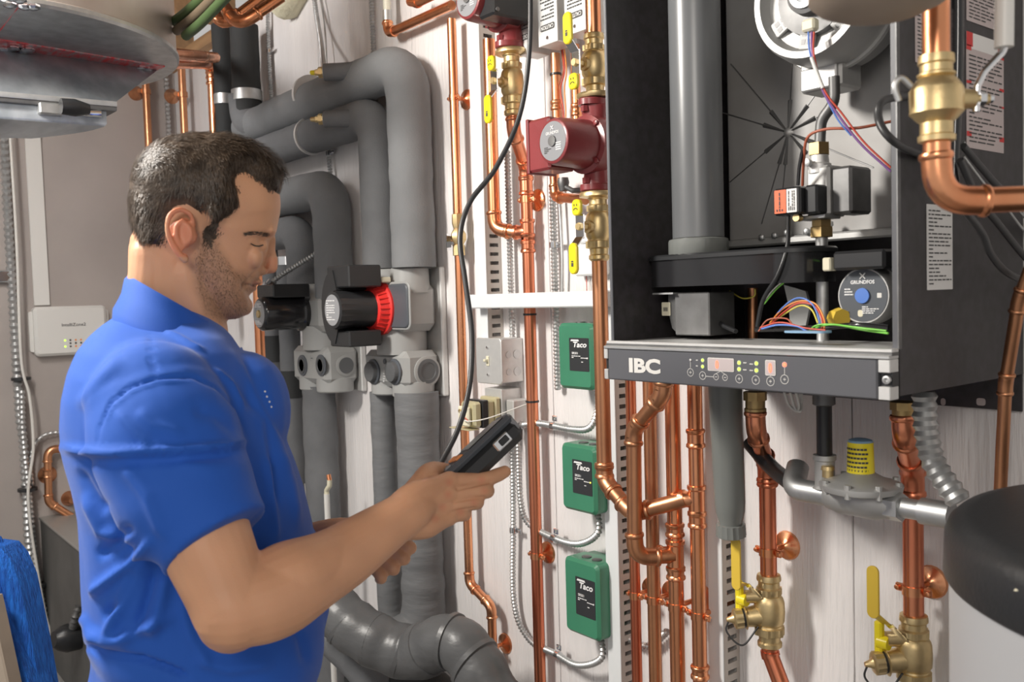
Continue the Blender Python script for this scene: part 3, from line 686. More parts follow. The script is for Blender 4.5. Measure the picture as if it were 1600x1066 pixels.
for px, r, lb, Yp, mt, cl, te in rear:
    v = PY(px, 900, Yp)
    cps = [(zrow(v, 685), .04), (zrow(v, 812), .035), (zrow(v,1050), .03)] if px==1091 else ([(zrow(v, 828), .03), (zrow(v,895),.03)] if px==1056 else [])
    copper_pipe('copper_pipe', lb, [zrow(v, 560), zrow(v, 2400)], r, mt, couplings=cps, clamps=[zrow(v, y) for y in cl], tees=[(zrow(v,y), d) for y,d in te], group=None)
# small copper around the pumps
v = PY(869, 140, -.05); copper_pipe('copper_pipe', 'copper stub with brown stain below the middle caution box, strapped with a black tie', [zrow(v, 84), zrow(v, 230)], .0115, 'copper_old', couplings=[(zrow(v,165), .025)])
tag(M().lathe(zrow(v,116)-Z_*.003, Z_, [(0,.0117),(0,.0145),(.005,.0145),(.005,.0117)], 16).build('cable_tie', 'black'), 'black cable tie on the copper stub below the middle caution box', 'cable tie')
v = PY(900, 140, -.06); copper_pipe('copper_pipe', 'slim copper pipe between the caution boxes and the upright-lever valve', [zrow(v, 70), zrow(v, 195)], .0105, 'copper', couplings=[(zrow(v,172), .03)])
v = PY(921, 20, -.09); copper_pipe('copper_pipe', 'copper riser cut by the top edge, left of the valve riser', [zrow(v, -60), zrow(v, 60)], .012, 'copper_red')
copper_pipe('copper_pipe', 'small copper elbow under the dialled circulator\'s terminal box', Q((866,272,-.07),(868,308,-.07),(915,312,-.11)), .0115, 'copper', rb=.022)
t = M().lathe(PY(880,278,-.11), -Z_, [(0,.012),(.01,.014),(.02,.012),(.03,.010)], 12); t.tube(Q((880,290,-.11),(895,298,-.11),(922,296,-.12)), .006, 10)
tag(t.build('cord_grip', 'dsteel'), 'dark cord grip hanging beneath the maroon terminal box', 'connector')
for i, (mt, dx) in enumerate((('wire_r', 0), ('wire_o', 3), ('wire_br', -2))):
    cable('control_wire', '%s wire looping past the copper stub under the caution boxes' % ('red', 'orange', 'rust-brown')[i], Q((878+dx,70,-.05),(882+dx,110,-.06),(876+dx*2,140,-.05),(881+dx,180,-.05),(878,215,-.05)), .0016, mt, 'wire', 'wires under the caution boxes')
# ------------------------------------------------------------------ CAUTION BOXES
for i, (a, b, yb, lb) in enumerate(((810, 830, 88, 'grey steel box with inverted caution label, leftmost of three'), (843, 872, 74, 'grey steel box with inverted caution label, middle of three'), (884, 916, 57, 'grey steel box with inverted caution label, rightmost of three'))):
    p = PY(a, yb, -.115); q = PY(b, yb-8, -.115); zt = p.z+.16; w = q.x-p.x
    root = empty('relay_box', ((p.x+q.x)/2, -.08, p.z), lb, 'electrical box', 'caution-labelled steel boxes')
    M().bx(p.x, q.x, -.114, -.055, p.z, zt, .002).build('box_body', 'steelw', root)
    M().bx(p.x-.001, q.x+.001, -.117, -.113, p.z-.001, zt, .001).build('cover', 'steelw', root)
    c = Vector(((p.x+q.x)/2, -.1175, p.z+.038))
    M().lathe(Vector((c.x,-.117,p.z+.014)), -Y_, [(0,.004),(.002,.004)], 10).build('screw', 'chrome', root)
    M().prism(rrect(c, X_, Z_, w*.75, .014, .004), -Y_, .0004).build('caution_plate', 'ink', root)
    text('CAUTION', c-Y_*.0005, -X_, -Z_, w*.66, .009, 'label', root, bold=.02)
    lines(c+Z_*.058, -X_, -Z_, w*.72, .085, 11, 'ink', root, seed=11+i, fill=.4)
# ------------------------------------------------------------------ white control on wall
p = PY(897, 410, -.03); q = PY(940, 405, -.03); z0 = zrow(p, 432).z; z1 = zrow(p, 338).z; zm = zrow(p, 382).z
root = empty('wall_control', ((p.x+q.x)/2, -.015, z0), 'white plastic control box behind the hanging lever, left of the boiler', 'control box')
M().bx(p.x, q.x, -.03, -.001, z0, zm-.001, .004).build('lower_cover', 'white', root); M().bx(p.x, q.x, -.026, -.001, zm+.001, z1, .004).build('upper_cover', 'white', root)
for k in range(3): cable('lead', None, [Vector((p.x+.02+k*.01,-.01,z0)), Vector((p.x+.023+k*.008,-.012,z0-.03)), Vector((p.x+.018+k*.012,-.01,z0-.06))], .001, ('wire_r','wire_w','wire_w')[k], parent=root)
# ------------------------------------------------------------------ GREEN ZONE BOXES
GX = []
for i, (xa, y0, y1, lb) in enumerate(((872, 495, 620, 'green pump-relay box just below the white crossbar, topmost of three'), (877, 681, 808, 'green pump-relay box in the middle of the column of three'), (882, 858, 998, 'green pump-relay box lowest in the column of three'))):
    p = PY(xa, (y0+y1)/2, -.09); xl = p.x; xr = xl+.118; p0 = PY((xa+40), y0+6, -.09); z1 = zrow(p, y0+10).z; z0 = zrow(p, y1-14).z; h = z1-z0; cx = (xl+xr)/2; cz = (z0+z1)/2
    root = empty('relay_box', (cx, -.05, z0), lb, 'relay box', 'green relay boxes'); GX.append((xl, xr, z0, z1))
    M().prism(rrect(Vector((cx,-.002,cz)), X_, Z_, xr-xl-.006, h-.006, .012, 3), -Y_, .030, .001).build('base', 'green', root)
    M().prism(rrect(Vector((cx,-.030,cz)), X_, Z_, xr-xl, h, .014, 4), -Y_, .061, .007).build('cover', 'green', root)
    lw, lh = (xr-xl)*.56, h*.50; lc = Vector((cx+.016, -.0912, cz+h*.03))
    M().prism(rrect(lc, X_, Z_, lw, lh, .002, 2), -Y_, .0006).build('label', 'labelk', root)
    l2_ = lc-Y_*.0008
    text('Taco', l2_+Vector((.004,0,lh*.30)), X_, Z_, lw*.68, lh*.17, 'inkw', root, bold=.03, shear=.2)
    M().prism([l2_+Vector((x*lw,0,z*lh)) for x,z in ((-.42,.40),(.02,.40),(-.02,.45),(-.38,.45))], -Y_, .0003).build('emblem', 'inkw', root)
    text('SR501', l2_+Vector((-.014,0,lh*.04)), X_, Z_, lw*.3, lh*.07, 'inkw', root, bold=.02)
    lines(l2_+Vector((-.010,0,-lh*.07)), X_, Z_, lw*.45, lh*.09, 2, 'inkw', root, seed=5)
    lines(l2_+Vector((.016,0,-lh*.10)), X_, Z_, lw*.3, lh*.05, 1, 'inkw', root, seed=6); lines(l2_+Vector((.016,0,-lh*.22)), X_, Z_, lw*.26, lh*.05, 1, 'inkw', root, seed=7)
    M().lathe(l2_+Vector((lw*.42,0,-lh*.10)), -Y_, [(0,.0022),(.001,.0018)], 10).build('indicator', 'ledy' if i==1 else 'inkw', root)
    M().lathe(Vector((cx-.01,-.06,z1)), Z_, [(-.002,.012),(.002,.012),(.003,.008)], 12).build('knockout', 'dsteel', root)
    M().lathe(Vector((cx+.025,-.06,z1)), Z_, [(-.002,.012),(.002,.012),(.003,.008)], 12).build('knockout', 'dsteel', root)
# conduits to the boxes
g0, g1, g2 = GX
def gb(g, dx=.02): return Vector(((g[0]+g[1])/2+dx, -.05, g[2]+.002))
flex('flexible_conduit', 'armoured conduit curving from the transformer box up into the topmost green box', [PY(818,664,-.035), PY(845,662,-.035), PY(895,671,-.04), PY(922,668,-.045), gb(g0,.03)-Z_*.05, gb(g0,.03)], .0085, straps=[PY(865,666,-.037)], ends=True)
flex('flexible_conduit', 'armoured conduit dropping then curving up into the middle green box', [PY(809,683,-.03), PY(813,780,-.03), PY(826,818,-.03), PY(868,842,-.035), PY(905,850,-.045), gb(g1)-Z_*.055, gb(g1)], .0085, straps=[PY(866,842,-.035)], ends=True)
flex('flexible_conduit', 'longest armoured conduit, curving up into the lowest green box', [PY(800,683,-.025), PY(802,800,-.025), PY(803,940,-.025), PY(826,998,-.025), PY(868,1022,-.035), PY(903,1040,-.045), gb(g2)-Z_*.06, gb(g2)], .0085, straps=[PY(802,828,-.025), PY(872,1024,-.035)], ends=True)
v = PY(797, 400, -.02); flex('flexible_conduit', 'armoured conduit straight down behind the crossbar into the switch box', [zrow(v,235), zrow(v,370), zrow(v,528)], .0085)
v = PY(866, 400, -.02); flex('flexible_conduit', 'armoured conduit straight down left of the white control box', [zrow(v,292), zrow(v,450), zrow(v,610)], .0095, straps=[zrow(v,383)])
v = PY(874, 330, -.02); cable('thin_grey_cable', 'thin armoured lead beside the conduit left of the white control box', [zrow(v,292), zrow(v,400)+X_*.006, zrow(v,470)], .004, 'steel')
flex('flexible_conduit', 'short armoured piece glimpsed behind the rear copper pipes', [PY(960,985,-.02), PY(1010,1010,-.02), PY(1045,985,-.02)], .0085)
# ------------------------------------------------------------------ SWITCH + TRANSFORMER
p = PY(745, 565, -.075); q = PY(783, 565, -.075); za, zb_ = zrow(p,597).z, zrow(p,529).z
root = empty('switch_box', ((p.x+q.x)/2, -.04, za), 'steel box with toggle switch and pale blue-grey cover plate', 'switch box')
M().bx(p.x+.004, q.x+.0, -.072, -.001, za+.002, zb_-.0, .002).build('box_body', 'steelw', root)
M().prism(rrect(Vector(((p.x+q.x)/2,-.072,(za+zb_)/2)), X_, Z_, q.x-p.x+.004, zb_-za+.004, .010, 3), -Y_, .004, .002).build('cover_plate', 'steelw', root)
cc = Vector(((p.x+q.x)/2-.002, -.077, (za+zb_)/2))
M().box(cc+Z_*.002-Y_*.004, (.009,.018,.008), .002).build('toggle', 'offw', root); M().box(cc, (.012,.003,.026), .001).build('toggle_slot', 'offw', root)
for dz in (.036,-.036): M().lathe(cc+Z_*dz, -Y_, [(0,.004),(.002,.0035)], 10).build('screw', 'chrome', root)
for k in range(2):
    M().lathe(Vector((q.x, -.022-.0, za+.03+k*.045)), X_, [(0,.012),(.0012,.012)], 18).build('knockout', 'steel', root)
    M().lathe(Vector((q.x, -.05-.0, za+.03+k*.045)), X_, [(0,.009),(.0012,.009)], 18).build('knockout', 'steel', root)
p = PY(757, 640, -.07); q = PY(783, 640, -.07); za2, zb2 = zrow(p,676).z, zrow(p,606).z
root = empty('junction_box', ((p.x+q.x)/2, -.04, za2), 'open steel junction box directly beneath the toggle switch box', 'electrical box')
M().bx(p.x, q.x, -.068, -.001, za2, zb2, .002).build('box_body', 'steelw', root)
for k in range(3): M().lathe(Vector((q.x, -.035, za2+.02+k*.03)), X_, [(0,.0105),(.0012,.0105)], 18).build('knockout', 'steel', root)
tr = empty('transformer', ((p.x+q.x)/2, -.1, za2), 'cream transformer with black core, mounted on the junction box', 'transformer')
cx_ = (p.x+q.x)/2; cz_ = (za2+zb2)/2
M().box((cx_, -.078, cz_), (.07,.018,.080), .004).build('mounting_plate', 'trans', tr); M().box((cx_, -.098, cz_), (.062,.022,.066), .004).build('rear_bell', 'trans', tr)
M().box((cx_, -.118, cz_), (.066,.020,.072), .002).build('core', 'black', tr); M().box((cx_, -.140, cz_), (.062,.026,.066), .006).build('front_bell', 'trans', tr)
M().box((cx_-.002, -.160, cz_-.004), (.046,.012,.052), .004).build('terminal_board', 'offw', tr)
for dx,dz in ((-.012,.010),(.010,.012),(-.010,-.016)): M().lathe((cx_+dx,-.166,cz_+dz), -Y_, [(0,.005),(.004,.005)], 8).build('terminal_screw', 'brass', tr)
M().box((cx_-.02,-.15,cz_-.038), (.09,.035,.003), .001).build('foot', 'trans', tr)
cable('lead', None, [Vector((cx_-.01,-.168,cz_+.01)), Vector((cx_+.02,-.175,cz_-.012)), Vector((cx_+.07,-.14,cz_-.005)), PY(822,632,-.06)], .0016, 'wire_w', parent=tr)
cable('lead', None, [Vector((cx_-.012,-.168,cz_-.016)), Vector((cx_+.01,-.172,cz_-.004)), Vector((cx_+.03,-.17,cz_-.014))], .0014, 'wire_r', parent=tr)
M().box(Vector((q.x+.02, -.03, cz_-.005)), (.03,.055,.075), .003).build('side_box', 'steelw', tr)
# ------------------------------------------------------------------ LOW RIGHT: drain, valves, gas train
v0 = PY(1131, 560, -.17); v1 = PY(1141, 800, -.15)
root = empty('drain_pipe', v1-Z_*.1, 'grey plastic drain pipe tapering to a ribbed nut below the cabinet', 'drain pipe')
ax = (v1-v0).normalized(); Ld = (v1-v0).length
M().lathe(v0, ax, [(0,.031),(Ld-.02,.0285),(Ld,.027),(Ld+.03,.019),(Ld+.05,.018)], 28).build('trap_body', 'pvc', root)
M().lathe(v1+ax*.022, ax, [(0,.022),(.001,.027),(.024,.028),(.026,.024)], 32, flute=.06, fr=(.001,.024)).build('nut', 'pvc', root)
def side_valve(px, y0, y1, Y, r, label, lev_px, lev_y0, lev_y1, lm):
    p = PY(px, (y0+y1)/2, Y); a = zrow(p, y0); b = zrow(p, y1); L = (a-b).length; root = ball_valve(a, L, r, label, handle=False)
    c = a-Z_*L*.52
    # side drain towards the room-left, capped
    d = Vector((-.62,-.78,-.10)).normalized(); s0 = c-Z_*.004
    M().lathe(s0, d, [(0,r*1.4),(.03,r*1.15),(.045,r*1.05),(.047,r*1.35),(.049,r*1.1)], 20).build('drain_port', 'brass', root)
    M().lathe(s0+d*.049, d, [(0,.0185),(.004,.019)], 20).build('gasket', 'black', root)
    M().lathe(s0+d*.053, d, [(0,.020),(.014,.020),(.0165,.016),(.017,.010),(.022,.0065),(.030,.004)], 30, flute=.07, fr=(0,.0145)).build('drain_cap', 'brass', root)
    e = s0+d*.078
    cable('cap_lanyard', None, [e, e+Vector((0,-.008,-.022)), e+Vector((.03,.0,-.042)), e+Vector((.045,.03,-.01))], .0018, 'black', parent=root)
    # yellow T-handle in front of the stem
    st = a-Z_*L*.30; h = st+Vector((-.030,-.035,.0))
    M().lathe(st, (h-st), [(0,r),(.03,r*.75),(.046,r*.7)], 14).build('drain_stem', 'brass', root)
    M().bx(h.x-.016, h.x-.002, h.y-.012, h.y+.002, h.z-.034, h.z+.030, .003).build('drain_handle', 'yellow', root)
    M().lathe(h+Vector((-.002,-.004,-.006)), X_, [(-.008,.012),(.010,.011)], 16).build('handle_hub', 'yellow', root)
    # long lever
    g0_ = PY(lev_px, lev_y0, h.y-.03); g1_ = PY(lev_px+2, lev_y1, h.y-.03)
    M().prism(rrect((g0_+g1_)/2, X_, Z_, .021, (g0_-g1_).length, .010), -Y_, .004, .001).build('lever', lm, root)
    k = g1_+Z_*.008
    M().prism([k+X_*.010+Y_*.0, k-X_*.010, h+Vector((-.004,-.006,.028)), h+Vector((.014,-.006,.028))], -Y_, .004, .001).build('lever_neck', lm, root)
    M().prism([h+Vector((-.002,-.004,.030)), h+Vector((.014,-.004,.030)), st+Vector((.006,-.02,-.002)), st+Vector((-.008,-.02,-.002))], -Y_, .003).build('lever_plate', 'chrome', root)
    return a, b
YV = -.062
a, b = side_valve(1202, 897, 1012, YV, .0175, 'brass drain valve with yellow lever, behind the grey drain pipe nut', 1150, 840, 922, 'yellow_o')
va = a
copper_pipe('copper_pipe', 'copper pipe dropping from the cabinet in an S to the left drain valve', [PY(1180,640,-.15), PY(1181,672,-.15), Vector((a.x,a.y,zrow(a,728).z)), a], .0158, 'copper_red', rb=.05, clamps=[zrow(a, 862)], couplings=[(zrow(a,738), .04)])
copper_pipe('copper_pipe', 'copper elbow leaning right beneath the left drain valve', [b, zrow(b,1022), PY(1232,1100,YV)], .0158, 'copper_red', rb=.03)
def brass_union(px, y0, y1, Y, label):
    p = zrow(PY(px,(y0+y1)/2,Y), y0); L = (p-zrow(p,y1)).length
    t = empty('union_fitting', p-Z_*L, label, 'pipe fitting')
    M().lathe(p, -Z_, [(0,.021),(L*.34,.021)], 8).build('hex_nut', 'brass_dull', t); M().lathe(p-Z_*L*.34, -Z_, [(0,.0175),(L*.3,.0175),(L*.32,.0195),(L*.42,.0195),(L*.44,.017),(L*.66,.017)], 20).build('adapter', 'brass_dull', t)
brass_union(1180, 612, 652, -.15, 'brass union under the cabinet above the left S-bend')
a, b = side_valve(1428, 960, 1085, YV, .0175, 'brass drain valve with long ochre lever, beside the black-lidded tank', 1364, 884, 966, 'yellow_o')
copper_pipe('copper_pipe', 'reddish copper pipe passing behind the gas line to the right drain valve', [PY(1412,652,-.15), PY(1413,678,-.15), Vector((a.x,a.y,zrow(a,738).z)), a], .0165, 'copper_red', rb=.05, clamps=[zrow(a, 922)], couplings=[(zrow(a,755), .045)])
brass_union(1412, 628, 664, -.15, 'brass union under the cabinet\'s right corner')
# gas train
YG = -.19
g = empty('gas_regulator', PY(1343,800,YG), 'grey gas regulator with yellow printed cap on a galvanised line', 'gas regulator')
pc = PY(1345, 757, YG); Rr = .062
M().lathe(pc-Z_*.012, Z_, [(0,Rr*.8),(.004,Rr),(.010,Rr*1.02),(.013,Rr*1.02),(.016,Rr*.95),(.022,Rr*.62),(.03,Rr*.38),(.034,.018)], 36).build('diaphragm_case', 'alu', g)
for k in range(8):
    an = 2*PI*k/8+.2; M().lathe(pc+Vector((math.cos(an)*Rr*.94, math.sin(an)*Rr*.94, -.013)), Z_, [(0,.005),(.022,.005)], 8).build('case_bolt', 'alu', g)
M().lathe(pc+Z_*.018, Z_, [(0,.0215),(.002,.021),(.050,.0195)], 24).build('cap', 'yellow', g)
M().lathe(pc+Z_*.068, Z_, [(0,.0195),(.003,.018),(.005,.012)], 24).build('cap_top', 'mod', g)
for k,(dz) in enumerate((.057,.050,.043,.036,.029,.023)):
    mm = M()
    for j in range(7):
        an = -2.35+j*.26+(.1 if k%2 else 0); rr_ = .0208
        q0 = pc+Vector((math.cos(an)*rr_, math.sin(an)*rr_, dz)); q1 = pc+Vector((math.cos(an+.22)*rr_, math.sin(an+.22)*rr_, dz)); mm.add([q0,q1,q1+Z_*.0032,q0+Z_*.0032],[(0,1,2,3)])
    mm.build('print', 'ink', g)
M().lathe(pc+Vector((-.052,-.01,.006)), Z_, [(0,.009),(.012,.009),(.012,.011),(.018,.010),(.019,.007)], 16).build('test_port', 'brass', g)
pl = PY(1262,768,YG); pr = PY(1485,806,YG); axg = (pr-pl).normalized(); Lg=(pr-pl).length
M().lathe(pl, axg, [(0,.0165),(.035,.0165),(.04,.021),(.06,.026),(.12,.027),(.15,.020),(Lg*.62,.019)], 22).build('regulator_body', 'alu', g)
ln = empty('gas_pipe', pl, 'galvanised gas pipe line running from the black drop pipe to the tank side', 'gas pipe')
M().lathe(pl+axg*Lg*.60, axg, [(0,.023),(.022,.023)], 6).build('union_nut', 'steel', ln); M().lathe(pl+axg*Lg*.68, axg, [(0,.0155),(Lg*.32,.0155)], 18).build('nipple', 'steel', ln); M().lathe(pl+axg*Lg*.82, axg, [(0,.020),(.045,.020)], 20).build('coupling', 'steel', ln)
M().tube(fillet([pl+axg*.045, pl-axg*.03, pl-axg*.035+Vector((-.01,.04,.03))], .03), .019, 18).build('elbow', 'steel', ln)
cable('black_hose', 'black hose entering the gas elbow from behind the left copper pipe', [PY(1170,690,-.10), PY(1205,730,-.11), PY(1238,757,-.16)], .0145, 'black', 'hose')
v = PY(1288, 680, YG); vt = zrow(v, 615); vb = zrow(v, 722)
M().tube([vt, vb], .0125, 18).build('drop_pipe', 'black', ln); M().lathe(vt, -Z_, [(0,.018),(.018,.018),(.02,.014)], 10).build('coupling', 'dsteel', ln); M().lathe(vb+Z_*.012, -Z_, [(0,.0185),(.008,.0185),(.01,.016),(.05,.016),(.055,.021)], 18).build('elbow', 'alu', ln)
flex('metal_flex_hose', 'thick shiny ribbed metal hose curving from the cabinet to behind the tank', Q((1444,612,-.22),(1447,670,-.22),(1460,725,-.22),(1500,785,-.22)), .0175, pitch=.014, mt='steel', cat='hose', seg=20, dep=.84)
for k in range(3): cable('white_wire', ('thin white wire loop hanging below the control panel, outer left one', 'thin white wire loop hanging below the control panel, middle one', 'thin white wire loop hanging below the control panel, inner right one')[k], Q((1222+k*9,600,-.26),(1232+k*8,632,-.25),(1249-k,643,-.25),(1252,630,-.24),(1246+k*3,600,-.24)), .0022, 'wire_w', 'wire', 'white wire loops under the control panel')
copper_pipe('copper_pipe', 'bare copper tube leaning down the right edge, in front of the cabinet\'s back plate', Q((1625,380,-.20),(1592,470,-.19),(1571,600,-.17),(1562,790,-.15)), .0088, 'copper_old', rb=.1, elbow='bend')
# ------------------------------------------------------------------ TANK
tc = CAM + FWD*.872 + RIGHT*.75; tc.z = 0; Rt = .30; zt = 1.325
root = empty('buffer_tank', (tc.x, tc.y, 0), 'round grey tank with a black domed lid, bottom right foreground', 'tank')
M().lathe((tc.x,tc.y,0), Z_, [(0,Rt*.97),(.02,Rt*.985),(zt-.06,Rt*.985),(zt-.06,Rt*.9)], 72).build('jacket', 'tank', root)
M().lathe((tc.x,tc.y,zt-.068), Z_, [(0,Rt*.97),(0,Rt*1.0),(.003,Rt*1.006),(.045,Rt),(.055,Rt*.988),(.063,Rt*.96),(.068,Rt*.90),(.074,Rt*.5),(.076,.001)], 96).build('lid', 'tanklid', root)
M().lathe(Vector((tc.x,tc.y,zt-.03))+Vector((-.46,-.888,0))*Rt*.997, Vector((-.46,-.888,0)), [(0,.004),(.001,.003)], 10).build('rivet', 'offw', root)
# ------------------------------------------------------------------ FOREGROUND COPPER + VALVE
zf = .86
def F(px, py, z=zf): return Cz(px, py, z)
p0, p1, p2, p3 = F(1460,-40), F(1458,300), F(1470,318), F(1700,300)
top = F(1462,-40); cor = Vector((top.x, top.y, F(1457,314).z)); rgt = F(1720,318)
t = copper_pipe('copper_pipe', 'blurred foreground copper pipe turning right at an elbow, in front of the cabinet side', [top, cor, Vector((rgt.x, rgt.y, cor.z))], .0125, 'copper', rb=.034)
vt = Vector((top.x, top.y, F(1458,84).z)); vb = Vector((top.x, top.y, F(1456,222).z))
vv = empty('ball_valve', vb, 'large brass ball valve with upright white lever on the foreground copper pipe', 'valve')
L = (vt-vb).length
M().lathe(vt, -Z_, [(0,.0125),(.001,.016),(L*.10,.0165),(L*.12,.0148),(L*.2,.0148),(L*.22,.0175),(L*.24,.0175),(L*.26,.015),(L*.28,.018),(L*.36,.0225),(L*.40,.0245),(L*.62,.0240),(L*.66,.0245),(L*.68,.0225),(L*.74,.018),(L*.77,.0148),(L*.9,.0150),(L*.92,.0172),(L*.98,.0168),(L,.0125)], 26).build('body', 'brass', vv)
sc = vt.lerp(vb, .5); d = RIGHT
M().lathe(sc, d, [(0,.014),(.026,.010),(.036,.009),(.037,.005),(.05,.005)], 14).build('stem', 'brass', vv)
lv = sc+d*.038
lp = [lv+Vector((0,0,-.012)), lv+Vector((0,0,.012))+d*.001, lv+d*.008+Vector((0,0,.026)), lv+d*.027+Vector((0,0,.046)), lv+d*.028+Vector((0,0,.125))]
mm = M().tube(fillet(lp, .01), .0035, 10); mm.build('lever', 'chrome', vv)
M().tube([lp[3]-Z_*.001+Vector((0,0,.004)), lp[4]], .0085, 14).build('lever_grip', 'plas', vv)
M().lathe(lv+d*.002, d, [(0,.007),(.006,.007),(.007,.004),(.014,.004)], 6).build('stem_nut', 'chrome', vv)
cable('clip', None, [sc-d*.024+Z_*.012, sc-d*.034+Z_*.020, sc-d*.040+Z_*.012, sc-d*.036-Z_*.002], .003, 'steel', parent=vv)
t = M(); q = F(1376, -78, .80); t.lathe(q-Z_*.0, -Z_, [(0,.062),(.040,.062),(.048,.054),(.056,.036),(.060,.010)], 40); tag(t.build('round_duct', 'beige'), 'blurred beige round duct cap at the top edge, in front of the blower', 'duct')
# ------------------------------------------------------------------ BOILER CABINET
YF = -.38
XBL = PY(957, 540, YF).x; XBR = PY(1406, 560, YF).x; XIN = PY(1394, 300, YF).x
zs = PY(970, 533, YF).z                                # shelf height at the front
zpb = PY(970, 594, YF-.022).z; ZT = 2.42; YB = -.006
bo = empty('boiler', ((XBL+XBR)/2, YF/2, zpb), 'large black open-fronted boiler cabinet with slate control panel lettered IBC', 'boiler')
t_ = .004
b = M(); b.bx(XBL, XBL+t_, YF, YB, zpb+.01, ZT); b.build('side_panel', 'cab', bo)
b = M(); b.bx(XBR-t_, XBR, YF, YB, zpb+.004, ZT); b.build('side_panel', 'cab', bo)
b = M(); b.bx(XBL, XBR, YB-.004, YB, zpb-.055, ZT, .001); b.build('back_plate', 'cab', bo)
for px, w_ in ((1474, .008), (1533, .014)):
    c = PY(px, 628, YB-.005); M().prism(rrect(c, X_, Z_, w_, .012, .004), -Y_, .001).build('mounting_slot', 'labelp', bo)
M().bx(XBL, XBR, YF, YB, ZT, ZT+.004).build('top_panel', 'cab', bo)
M().bx(XBL+t_, XBR-t_, YF+.005, YB-.004, zs-.030, zs-.026).build('bottom_panel', 'cab', bo)
M().bx(XBL+t_, XBR-t_, YF+.0, YF+.16, zs-.004, zs-.001, .001).build('shelf', 'steelw', bo)
# front returns (bright edges)
M().bx(XBL-.0005, XBL+.006, YF-.003, YF, zs-.02, ZT, .001).build('front_edge', 'panel', bo)
M().bx(XIN, XBR+.0, YF-.003, YF, zs-.0, ZT, .001).build('front_edge', 'panel', bo)
M().bx(XBR-.0012, XBR+.0008, YF-.0036, YF+.004, zs, ZT).build('edge_trim', 'dsteel', bo)
# control panel
yp = YF-.024
cp = M().bx(XBL+.012, XBR-.018, yp, YF-.002, zpb, zs-.012, .002).build('control_panel', 'panel', bo)
M().bx(XBL+.004, XBR, yp-.002, YF-.002, zs-.012, zs-.007, .001).build('panel_trim', 'steel', bo); M().bx(XBL+.004, XBR, yp+.005, YF-.002, zs-.004, zs+.001, .001).build('panel_trim', 'steelw', bo)
M().bx(XBL+.004, XBR, yp+.004, YF-.002, zs-.0075, zs-.0035).build('trim_gap', 'dsteel', bo)
zc_ = (zpb+zs-.012)/2
for x0, x1 in ((XBL+.002, XBL+.011), (XBR-.017, XBR-.0005)):
    M().bx(x0, x1, yp, YF-.002, zc_+.009, zs-.012, .001).build('end_bracket', 'steelw', bo); M().bx(x0, x1, yp, YF-.002, zpb, zc_-.009, .001).build('end_bracket', 'steelw', bo)
    M().bx(x0, x1, yp+.006, YF-.002, zc_-.009, zc_+.009).build('end_slot', 'black', bo)
M().lathe(Vector((XBR-.006, yp+.004, zc_)), -Y_, [(0,.0055),(.004,.0055),(.0045,.003),(.002,.0028)], 16).build('latch_pin', 'steel', bo)
hp = zs-.012-zpb; ys = yp-.0004
def onp(px, py): p = PY(px, py, ys); return p
c0_, c1_ = onp(983, 571), onp(1032, 573)
text('IBC', (c0_+c1_)/2, X_, Z_, (c1_-c0_).x, hp*.47, 'plas', cp, bold=.045)
def ring(c, r, w=.0008, mt='plas', rz=None, parent=cp, name='icon_ring'):
    mm = M(); n = 28; vs = []
    for k in range(n):
        a = 2*PI*k/n; vs += [c+X_*r*math.cos(a)+Z_*(rz or r)*math.sin(a), c+X_*(r+w)*math.cos(a)+Z_*((rz or r)+w)*math.sin(a)]
    mm.add([v-Y_*.0003 for v in vs], [(2*k, 2*k+1, (2*k+3)%(2*n), (2*k+2)%(2*n)) for k in range(n)]); return mm.build(name, mt, parent, smooth=False)
def bar(a, b, w=.0008, mt='plas', name='icon_line'):
    d = (b-a).normalized(); s_ = d.cross(Y_)*w/2; mm = M(); mm.add([a-s_-Y_*.0003, b-s_-Y_*.0003, b+s_-Y_*.0003, a+s_-Y_*.0003], [(0,1,2,3)]); return mm.build(name, mt, cp, smooth=False)
def disc(c, r, mt, name='indicator'): return M().lathe(c, -Y_, [(0,r),(.0008,r),(.001,r*.6)], 14).build(name, mt, cp)
for (px, py, r) in ((1079,582,.0056),(1098,587,.0056),(1119,589,.0042),(1133,590,.0042),(1155,592,.0058),(1181,594,.0060),(1204,596,.0060),(1226,593,.0060)):
    c = onp(px, py); ring(c, r)
    if r > .005: bar(c-X_*.0022, c+X_*.0022, .0012); bar(c-Z_*.0024, c+Z_*.0024, .0008)
    else: bar(c-X_*.002, c+X_*.002, .001)
for (px, py, m_, r) in ((1079,563,'steelw',.0020),(1098,563,'ledg',.0022),(1098,573,'ledg',.0022),(1155,567,'ledg',.0026),(1155,577,'ledg',.0026),(1182,568,'ledg',.0026),(1182,579,'ledg',.0026),(1226,570,'ledr',.0030)):
    disc(onp(px,py), r, m_)
    if m_ != 'steelw': ring(onp(px,py), r+.0006, .0005)
bar(onp(1079,566), onp(1079,575)); bar(onp(1103,588), onp(1115,589)); bar(onp(1119,584), onp(1126,580)); bar(onp(1133,585), onp(1126,580)); bar(onp(1226,574), onp(1226,586)); bar(onp(1204,588), onp(1204,586))
for px, py in ((1090,563),(1090,572),(1164,567),(1164,578),(1174,569),(1174,579)): lines(onp(px,py), X_, Z_, .006, .0022, 1, 'plas', cp, seed=px, fill=.8)
